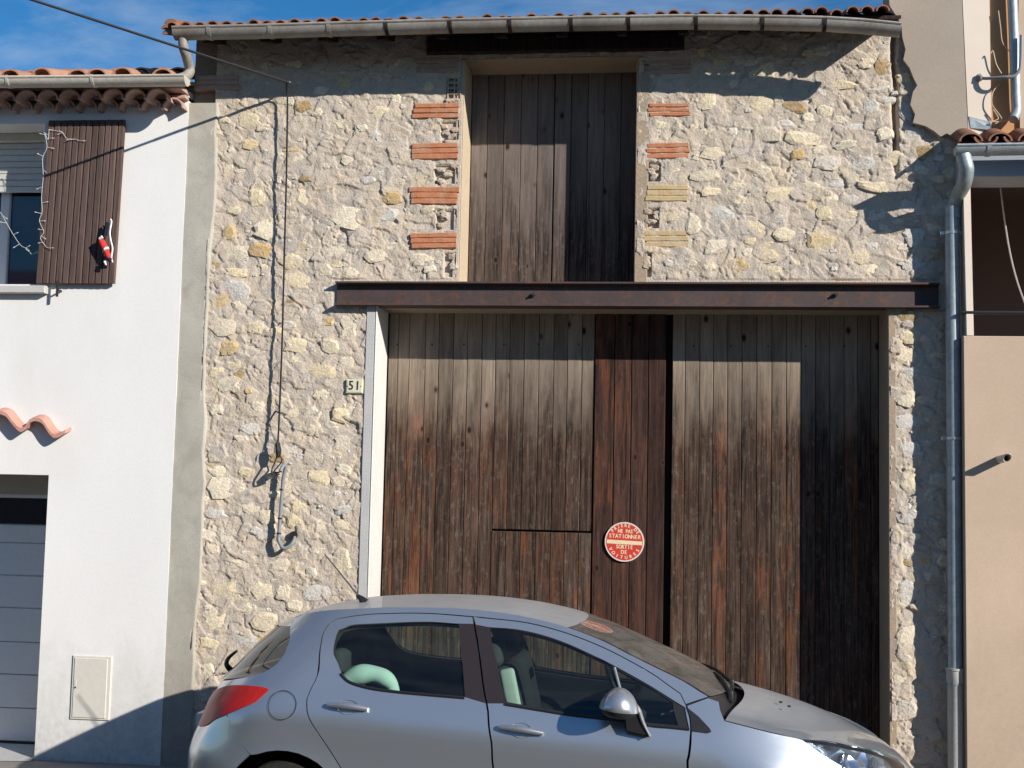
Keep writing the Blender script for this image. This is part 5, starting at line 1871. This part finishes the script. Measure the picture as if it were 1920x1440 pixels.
def panel(name, key, mat, parent, side=-1, off=0.0, holes=(), skirt=.014, step=.045, shrink=0.0, loop=None):
    ck = (key, tuple(holes), shrink, step)
    if ck not in _cdt_cache:
        outer = carve(loop if loop is not None else POLY[key])
        hs = [carve(POLY[k_]) for k_ in holes]
        loops = [[(float(s2u(a)), b) for a, b in L] for L in [outer] + hs]
        if shrink:
            L = np.asarray(loops[0])
            nx_ = np.roll(L, -1, 0) - np.roll(L, 1, 0)
            nrm = np.stack([-nx_[:, 1], nx_[:, 0]], -1)
            nrm /= np.linalg.norm(nrm, axis=-1, keepdims=True) + 1e-9
            area = (L[:, 0] * np.roll(L[:, 1], -1) - np.roll(L[:, 0], -1) * L[:, 1]).sum()
            loops[0] = [tuple(q) for q in (L + nrm * shrink * (1 if area > 0 else -1))]
        vs, es = [], []
        for L in loops:
            b0 = len(vs)
            vs += [Vector(p) for p in L]
            es += [(b0 + i, b0 + (i + 1) % len(L)) for i in range(len(L))]
        O = np.asarray(loops[0])
        gu, gv = np.meshgrid(np.arange(O[:, 0].min(), O[:, 0].max(), step), np.arange(O[:, 1].min(), O[:, 1].max(), step), indexing='ij')
        gu, gv = gu.ravel(), gv.ravel()
        kk_ = inside(gu, gv, loops[0]) & (seg_dist(gu, gv, loops[0]) > step * .4)
        for L in loops[1:]:
            kk_ &= ~inside(gu, gv, L) & (seg_dist(gu, gv, L) > step * .4)
        vs += [Vector((a, b)) for a, b in zip(gu[kk_], gv[kk_])]
        r = delaunay_2d_cdt(vs, es, [], 0, 1e-5)
        V = np.array([(v.x, v.y) for v in r[0]])
        F = np.array([f for f in r[2] if len(f) == 3])
        c = V[F].mean(1)
        kf = inside(c[:, 0], c[:, 1], loops[0])
        for L in loops[1:]:
            kf &= ~inside(c[:, 0], c[:, 1], L)
        _cdt_cache[ck] = (V, F[kf])
    V, F = _cdt_cache[ck]
    s, z = u2s(V[:, 0]), V[:, 1]
    w, nw = surf_pt(s, z, np.full(len(s), off), side)
    F = F.copy()
    # orient outward
    t = w[F]
    fn = np.cross(t[:, 1] - t[:, 0], t[:, 2] - t[:, 0])
    flip = (fn * nw[F].mean(1)).sum(-1) < 0
    F[flip] = F[flip][:, ::-1]
    verts, norms, faces = list(map(tuple, w)), list(map(tuple, nw)), [tuple(map(int, f)) for f in F]
    if skirt:
        from collections import Counter
        ed = Counter()
        for f in faces:
            for a, b in ((f[0], f[1]), (f[1], f[2]), (f[2], f[0])):
                ed[(a, b)] += 1
        bnd = [(a, b) for (a, b) in ed if (b, a) not in ed]
        w2, _ = surf_pt(s, z, np.full(len(s), off - skirt), side)
        mp = {}
        for a, b in bnd:
            for q in (a, b):
                if q not in mp:
                    mp[q] = (len(verts), len(verts) + 1)
                    verts += [tuple(w[q]), tuple(w2[q])]
            faces.append((mp[b][0], mp[a][0], mp[a][1], mp[b][1]))
    me_ = bpy.data.meshes.new(name)
    me_.from_pydata([(float(a), float(b), float(c)) for a, b, c in verts], [], faces)
    me_.update()
    me_.polygons.foreach_set('use_smooth', [True] * len(me_.polygons))
    me_.set_sharp_from_angle(angle=rad(50))
    return obj(name, me_, mat, parent)


def strip(name, rows, mat, parent, nv=24, pexp=2.2, zexp=2.2, off=0.0, v0=-1.0, v1=1.0, roll=None):
    """top surface: rows of (E point (x,t,z), C point (x,z)); lofted across the car"""
    m = MB()
    vv = np.linspace(v0, v1, nv + 1)
    for (xe, te, ze), (xc, zc_) in rows:
        for v in vv:
            a = abs(v)
            x = xc + (xe - xc) * a ** pexp
            z = zc_ + (ze - zc_) * (a ** zexp if roll is None else (1 - roll) * a ** 2 + roll * a ** 9)
            m.v.append((CARO.x + x, CARO.y + te * v, CARO.z + z + off))
    k_ = nv + 1
    for i in range(len(rows) - 1):
        for j in range(nv):
            a = i * k_ + j
            m.f.append((a, a + k_, a + k_ + 1, a + 1))
    me_ = m.mesh(name)
    me_.polygons.foreach_set('use_smooth', [True] * len(me_.polygons))
    bm_ = bmesh.new()
    bm_.from_mesh(me_)
    bmesh.ops.recalc_face_normals(bm_, faces=bm_.faces)
    if sum(f.normal.z for f in bm_.faces) < 0:
        bmesh.ops.reverse_faces(bm_, faces=bm_.faces)
    bm_.to_mesh(me_)
    bm_.free()
    return obj(name, me_, mat, parent)


def dens(E, C, k=5):
    e = smooth_path([Vector(p) for p in E], k)
    c = smooth_path([Vector((p[0], 0, p[1])) for p in C], k)
    return [((a.x, a.y, a.z), (b.x, b.z)) for a, b in zip(e, c)]


# --- top surfaces
ROOF_ROWS = dens([EG[-1]] + ER, [CG[-1]] + CR)
GLASS_ROWS = dens(EG, CG)
WS_ROWS = dens(EW, CW)
HOOD_ROWS = dens(EH, CH)
roof_c = strip('roof', ROOF_ROWS, M_paint, car)
strip('headliner', ROOF_ROWS[8:], M_liner, car, off=-.03)
rw = strip('rear_window', GLASS_ROWS, M_rglass, car, pexp=3.0, zexp=3.0)
ws = strip('windscreen', WS_ROWS, M_wscreen, car, pexp=2.0, zexp=2.0, v0=-.965, v1=.965)
for sd in (-1, 1):
    a_, b_ = (-1.0, -.965) if sd < 0 else (.965, 1.0)
    strip('windscreen_seal', WS_ROWS, M_trim, car, nv=2, pexp=2.0, zexp=2.0, off=.001, v0=a_, v1=b_)
hood_n = len(HOOD_ROWS) - 11
hood = strip('bonnet', HOOD_ROWS[:hood_n + 1], M_paint, car, nv=56, pexp=2.0, roll=.72)
strip('nose', [r for r in HOOD_ROWS[hood_n:]], M_paint, car, nv=56, pexp=2.0, roll=.72, off=-.002)
# cowl between the windscreen foot and the bonnet
cw = [((2.363, .753, 1.061), CW[-1]), ((2.385, .77, 1.00), (2.545, .985)), ((2.43, .79, .935), (2.61, .955))]
strip('cowl', cw, M_trim, car, pexp=2.0, zexp=2.0, off=-.004)
# wipers
for (y0, x0_, y1, x1_) in ((-.42, 2.50, .18, 2.43), (.10, 2.53, .62, 2.36)):
    pts_ = [(CARO.x + x0_, CARO.y + y0, 1.035), (CARO.x + (x0_ + x1_) / 2, CARO.y + (y0 + y1) / 2, 1.075), (CARO.x + x1_, CARO.y + y1, 1.075)]
    MB().tube(smooth_path(pts_, 3), .011, 6).build('wiper', M_black, car)
    rounded('wiper_spindle', car, (CARO.x + x0_, CARO.y + y0, 1.02), (.035, .035, .07), .01, M_black)
for dx, dy in ((.0, -.25), (.035, -.40)):
    rounded('washer_jet', hood, (CARO.x + 2.80 + dx, CARO.y + dy, .975), (.02, .016, .010), .004, M_black)

# --- flanks, both sides
rear_doors, front_doors = [], []
for sd in (-1, 1):
    panel('quarter_panel', 'quarter', M_paint, car, sd)
    rd_ = panel('rear_door', 'rear_door', M_paint, car, sd, holes=('rear_win',), shrink=.005)
    fd_ = panel('front_door', 'front_door', M_paint, car, sd, holes=('front_win',), shrink=.005)
    panel('front_wing', 'fender', M_paint, car, sd, shrink=.005)
    panel('window_surround', 'rear_win', M_trim, rd_, sd, off=-.004, holes=(), shrink=0.0, skirt=.0) if False else None
    panel('window', 'rear_win', M_glass, rd_, sd, off=-.010, skirt=0, shrink=.004)
    panel('window', 'front_glass', M_glass, fd_, sd, off=-.010, skirt=0)
    panel('quarter_light', 'quarter_glass', M_glass, fd_, sd, off=-.010, skirt=0)
    panel('window_seal', 'front_win', M_trim, fd_, sd, off=-.005, holes=('front_glass', 'quarter_glass'), skirt=.006)
    panel('pillar_trim', 'pillar_rear', M_pillar, rd_, sd, off=.0015, skirt=.008)
    panel('pillar_trim', 'pillar_front', M_pillar, fd_, sd, off=.0015, skirt=.008)
    panel('corner_trim', 'sail', M_trim, fd_, sd, off=.006, skirt=.01)
    panel('rear_bumper_side', 'rear_bumper', M_paint, car, sd)
    panel('tailgate_side', 'tailgate', M_paint, car, sd)
    panel('front_bumper_side', 'front_bumper', M_paint, car, sd)
    panel('sill', 'rocker', M_trim, car, sd, off=-.004)
    panel('tail_lamp', 'tail_lamp', M_tail, car, sd, off=.006, skirt=.012, step=.03)
    panel('inner_trim', 'rear_door', M_inner, rd_, sd, off=-.055, holes=('rear_win',), skirt=0)
    panel('inner_trim', 'front_door', M_inner, fd_, sd, off=-.055, holes=('front_win',), skirt=0)
    # headlamp: lens over a bright bowl
    hl = panel('headlamp', 'headlight', M_reflector, car, sd, off=-.045, skirt=0, step=.03)
    panel('lens', 'headlight', M_lens, hl, sd, off=.002, skirt=.012, step=.03)
    for (s_, z_, r_) in ((2.445, .725, .066), (2.575, .69, .060)):
        w_, n_ = surf_pt(np.array([s_]), np.array([z_]), np.array([-.012]), sd)
        c_, d_ = Vector(w_[0]), (Vector(n_[0]) + Vector((1.2, 0, 0))).normalized()
        MB().tube([c_ - d_ * .07, c_ - d_ * .035, c_ - d_ * .033, c_ - d_ * .055], [r_ * .55, r_, r_ * .90, r_ * .2], 16).build('projector', M_chrome, hl)
    # belt seals along the foot of the windows
    for key, dr_, idxs in (('rear_win', rd_, (7, 8, 9, 10, 11, 12)), ('front_win', fd_, (8, 9, 10, 11, 12, 13))):
        L = [POLY[key][i] for i in idxs]
        a = np.array([p[0] for p in L])
        b = np.array([p[1] for p in L]) - .004
        w_, _ = surf_pt(a, b, np.full(len(a), .003), sd)
        MB().tube(smooth_path([Vector(p) for p in w_], 4), .0085, 6).build('belt_seal', M_trim, dr_)
    # bright quarter-light bar
    L = [(1.768, 1.196), (1.796, 1.08), (1.812, .935)]
    w_, _ = surf_pt(np.array([p[0] for p in L]), np.array([p[1] for p in L]), np.full(3, -.001), sd)
    MB().tube([Vector(p) for p in w_], .007, 6).build('divider_bar', M_steelwhite, fd_)
    # gap seals: dark thread behind the door joints
    # door handles
    for dr_, (s0, z0), (s1, z1) in ((rd_, (1.097, .949), (1.197, .936)), (fd_, (1.521, .869), (1.621, .846))):
        a = np.array([s0, s0 + (s1 - s0) * .5, s1])
        b = np.array([z0, (z0 + z1) / 2 + .002, z1])
        w_, n_ = surf_pt(a, b, np.array([.016, .034, .016]), sd)
        P_ = [Vector(p) for p in w_]
        me_ = MB().tube(smooth_path(P_, 6), [.013 + .005 * math.sin(math.pi * i / 12) for i in range(13)], 10).mesh('handle')
        auto_smooth(me_, 60)
        hd = obj('handle', me_, M_mirror, dr_)
        cw_, cn_ = surf_pt(np.array([(s0 + s1) / 2]), np.array([(z0 + z1) / 2 + .001]), np.array([.0015]), sd)
        cc, nn2 = Vector(cw_[0]), Vector(cn_[0])
        ux = (P_[2] - P_[0]).normalized()
        uz = nn2.cross(ux).normalized()
        bw_ = MB()
        N_ = 22
        for rr, dep in ((1.0, .001), (.93, -.004), (.5, -.020)):
            for k_ in range(N_):
                t = 2 * math.pi * k_ / N_
                bw_.v.append(tuple(cc + ux * math.cos(t) * .062 * rr + uz * math.sin(t) * .040 * rr + nn2 * (dep + .0225)))
        # a shallow dish pressed into the door skin, its rim flush with it
        bw_.v = [tuple(Vector(q) - nn2 * .0205) for q in bw_.v]
        for r_i in range(2):
            for k_ in range(N_):
                a_, b_ = r_i * N_ + k_, r_i * N_ + (k_ + 1) % N_
                bw_.f.append((a_, b_, b_ + N_, a_ + N_))
        bw_.f.append(tuple(2 * N_ + k_ for k_ in range(N_)))
        me_ = bw_.mesh('handle_dish')
        auto_smooth(me_, 80)
        obj('handle_dish', me_, M_paint, dr_)
    # fuel flap on the near side
    if sd < 0:
        cw_, cn_ = surf_pt(np.array([.983]), np.array([.940]), np.array([.001]), sd)
        cc, nn2 = Vector(cw_[0]), Vector(cn_[0])
        ux = Vector((1, 0, 0)) - nn2 * nn2.x
        ux.normalize()
        uz = nn2.cross(ux)
        N_ = 40
        ring, flap = MB(), MB()
        for k_ in range(N_):
            t = 2 * math.pi * k_ / N_
            dr2 = ux * math.cos(t) + uz * math.sin(t)
            ring.v += [tuple(cc + dr2 * .083 + nn2 * .0015), tuple(cc + dr2 * .0795 + nn2 * .0020)]
        for k_ in range(N_):
            a_, b_ = k_ * 2, ((k_ + 1) % N_) * 2
            ring.f.append((a_, b_, b_ + 1, a_ + 1))
        ring.build('flap_gap', M_sealL, car)
    # mirror
    mc = Vector((CARO.x + 1.888, CARO.y + sd * .975, 1.005))
    mr = empty('door_mirror', mc)
    mr.parent = car
    mr.location = mc - car.location
    bm_ = bmesh.new()
    bmesh.ops.create_uvsphere(bm_, u_segments=32, v_segments=20, radius=1.0)
    for v in bm_.verts:
        x, y, z = v.co
        if z >= 0:
            v.co = Vector((x * (.102 if x < 0 else .112) * (1 - .18 * z), y * .118, z ** .9 * .118 if z > 0 else 0))
        else:
            v.co = Vector((x * (.095 if x < 0 else .105), y * .112, max(z, -.75) * .052))
    bm_.transform(Matrix.Translation(mc + Vector((-.012, 0, .0))) @ Matrix.Rotation(.10, 4, 'Y'))
    me_ = bpy.data.meshes.new('mirror_shell')
    bm_.to_mesh(me_)
    bm_.free()
    auto_smooth(me_, 50)
    me_.materials.append(M_mirror)
    me_.materials.append(M_black)
    for pl in me_.polygons:
        if pl.normal.z < -.05 and pl.center.z < mc.z + .012:
            pl.material_index = 1
    obj('mirror_shell', me_, None, mr)
    wp = [(.055, .03), (.095, .0), (.125, -.075), (.162, -.145), (.118, -.142), (.030, -.125), (.022, -.05), (.02, .0)]
    yo, yi = CARO.y + sd * .915, CARO.y + sd * .862
    wv = [(mc.x + a_, yo, mc.z + b_) for a_, b_ in wp] + [(mc.x + a_ + .004, yi, mc.z + b_ - .01) for a_, b_ in wp]
    k8 = len(wp)
    wm = MB().add(wv, [tuple(range(k8)), tuple(range(2 * k8 - 1, k8 - 1, -1))] + [(i, (i + 1) % k8, k8 + (i + 1) % k8, k8 + i) for i in range(k8)])
    me_ = wm.mesh('mirror_foot')
    bm_ = bmesh.new()
    bm_.from_mesh(me_)
    bmesh.ops.recalc_face_normals(bm_, faces=bm_.faces)
    bmesh.ops.bevel(bm_, geom=bm_.edges[:], offset=.006, segments=2, affect='EDGES')
    bm_.to_mesh(me_)
    bm_.free()
    auto_smooth(me_, 50)
    obj('mirror_foot', me_, M_trim, mr)
    MB().tube(smooth_path([Vector((mc.x + a_, yo - sd * -.002, mc.z + b_)) for a_, b_ in wp[:4]], 4), [.016, .015, .014, .013, .012, .012, .011, .011, .010, .009, .008, .007, .006], 8).build('mirror_arm', M_mirror, mr)
    # wheels
    for xw in (0.0, 2.608):
        wc = Vector((CARO.x + xw, CARO.y + sd * .745, .312))
        wh = empty('wheel', wc)
        wh.parent = car
        wh.location = wc - car.location
        prof_ = [(-.10, .20), (-.10, .285), (-.085, .307), (-.05, .313), (.05, .313), (.085, .307), (.10, .285), (.10, .20)]
        t_ = MB()
        N_ = 40
        for (a, r) in prof_:
            for k_ in range(N_):
                t = 2 * math.pi * k_ / N_
                t_.v.append((wc.x + r * math.cos(t), wc.y + sd * a, wc.z + r * math.sin(t)))
        for i in range(len(prof_) - 1):
            for k_ in range(N_):
                a, b = i * N_ + k_, i * N_ + (k_ + 1) % N_
                t_.f.append((a, b, b + N_, a + N_) if sd > 0 else (a + N_, b + N_, b, a))
        me_ = t_.mesh('tyre')
        auto_smooth(me_, 40)
        obj('tyre', me_, M_tyre, wh)
        rm = MB()
        rm.tube([(wc.x, wc.y - sd * .09, wc.z), (wc.x, wc.y + sd * .085, wc.z)], .203, 32, cap=False)
        rm.tube([(wc.x, wc.y + sd * .03, wc.z), (wc.x, wc.y + sd * .085, wc.z)], [.07, .05], 16)
        for k_ in range(5):
            t = 2 * math.pi * k_ / 5 + .3
            d = Vector((math.cos(t), 0, math.sin(t)))
            rm.tube([wc + d * .04 + Vector((0, sd * .07, 0)), wc + d * .20 + Vector((0, sd * .06, 0))], [.034, .026], 8)
        rm.tube([(wc.x, wc.y - sd * .05, wc.z), (wc.x, wc.y - sd * .045, wc.z)], .2, 24)
        rm.build('rim', M_rim, wh)
        # arch liner
        al = MB()
        NA = 18
        for yy_ in (sd * .845, sd * .50):
            for k_ in range(NA + 1):
                t = math.pi * (-.05 + 1.1 * k_ / NA)
                al.v.append((CARO.x + xw + .40 * math.cos(t), CARO.y + yy_, .31 + .40 * math.sin(t)))
        al.f = [(k_, k_ + 1, NA + 2 + k_, NA + 1 + k_) for k_ in range(NA)] + [tuple(range(NA + 1, 2 * NA + 2))]
        al.build('arch_liner', M_black, car)
    rear_doors.append(rd_)
    front_doors.append(fd_)

# under-shell that closes the joints from behind, floor, dash, seats
fl = MB()
fl.box(CARO.x - .55, CARO.x + 3.3, CARO.y - .55, CARO.y + .55, .20, .34)
fl.box(CARO.x + .42, CARO.x + 2.2, CARO.y - .76, CARO.y + .76, .22, .36)
fl.build('floor_pan', M_black, car)
X = lambda a: CARO.x + a
Yc = lambda a: CARO.y + a
rounded('dashboard', car, (X(2.16), Yc(0), .86), (.46, 1.36, .28), .07, M_inner)
rounded('parcel_shelf', car, (X(-.12), Yc(0), .97), (.42, 1.10, .03), .01, M_inner)
rounded('bulkhead', car, (X(2.5), Yc(0), .62), (.30, 1.2, .50), .05, M_black)
rounded('rear_bench', car, (X(.62), Yc(0), .55), (.50, 1.26, .26), .07, M_seat)
rounded('rear_backrest', car, (X(.27), Yc(0), .80), (.17, 1.26, .58), .06, M_seat, rot=('Y', -.25))
for yy_ in (-.40, .0, .40):
    rounded('rear_headrest', car, (X(.20), Yc(yy_), 1.14), (.09, .25, .15), .04, M_seat)
for yy_ in (-.37, .37):
    rounded('front_seat_base', car, (X(1.50), Yc(yy_), .50), (.52, .50, .20), .07, M_seat)
    rounded('front_seat_back', car, (X(1.24), Yc(yy_), .83), (.15, .49, .64), .06, M_seat, rot=('Y', -.22), taper=.08)
    rounded('front_headrest', car, (X(1.13), Yc(yy_), 1.225), (.10, .27, .17), .045, M_seat, rot=('Y', -.15))
rounded('sunlit_bolster', car, (X(1.27), Yc(-.60), .93), (.09, .05, .46), .022, plain('sunlit_seat_side', (.36, .42, .40), .9), rot=('Y', -.22))  # added block: sunlight on the dark seat's side put into a paler colour
m = MB()
N_ = 28
cw_ = Vector((X(1.83), Yc(.37), .92))
u_, v_ = Vector((0, 1, 0)), Vector((-.42, 0, .9)).normalized()
ring_ = [cw_ + u_ * .185 * math.cos(2 * math.pi * k_ / N_) + v_ * .185 * math.sin(2 * math.pi * k_ / N_) for k_ in range(N_ + 1)]
m.tube(ring_, .015, 8, cap=False)
m.tube([cw_ - u_ * .18, cw_ + u_ * .18], .018, 6)
m.build('steering_wheel', M_black, car)
rounded('rear_view_mirror', car, (X(1.80), Yc(0.0), 1.285), (.04, .23, .065), .018, M_black)
# rear wiper and antenna
MB().tube(smooth_path([(X(-.60), Yc(-.03), 1.015), (X(-.615), Yc(-.06), 1.05), (X(-.575), Yc(-.15), 1.10), (X(-.50), Yc(-.22), 1.155)], 4), [.02, .019, .018, .017, .016, .015, .014, .013, .012, .011, .010, .009, .008], 8).build('rear_wiper', M_black, car)
an = MB()
ab = Vector((X(.245), Yc(0), 1.455))
an.tube([ab, ab + Vector((-.02, 0, .022)), ab + Vector((-.045, 0, .045))], [.032, .022, .010], 8)
an.tube([ab + Vector((-.03, 0, .03)), ab + Vector((-.27, 0, .30))], [.006, .0035], 6)
an.build('antenna', M_black, car)
# plate and badge ends of the car, hidden from here but part of it
MB().box(X(-.735), X(-.70), Yc(-.24), Yc(.24), .66, .77).build('number_plate', plain('plate_white', (.7, .7, .68), .4), car)
MB().box(X(3.592), X(3.60), Yc(-.26), Yc(.26), .40, .50).build('number_plate', plain('plate_white', (.7, .7, .68), .4), car)

# child seat and bag seen through the glass
cs = empty('child_seat', (X(.50), Yc(-.40), .70), 'pale mint child seat on the rear bench behind the car window', 'child seat')
M_mint = plain('mint_fabric', (.44, .60, .57), .9)
arc = [(X(.41 - .15 * math.cos(math.pi * k_ / 8)), Yc(-.56), .99 + .10 * math.sin(math.pi * k_ / 8)) for k_ in range(9)]
path_ = smooth_path(arc, 3)
n_p = len(path_)
me_ = MB().tube(path_, [.034 + .022 * math.sin(math.pi * (i / n_p) ** .7) + .003 * math.sin(i * .8) for i in range(n_p)], 14).mesh('seat_rim')
auto_smooth(me_, 60)
obj('seat_rim', me_, M_mint, cs)
rounded('seat_shell', cs, (X(.44), Yc(-.42), .84), (.34, .36, .26), .08, M_seat)
tag_ = None
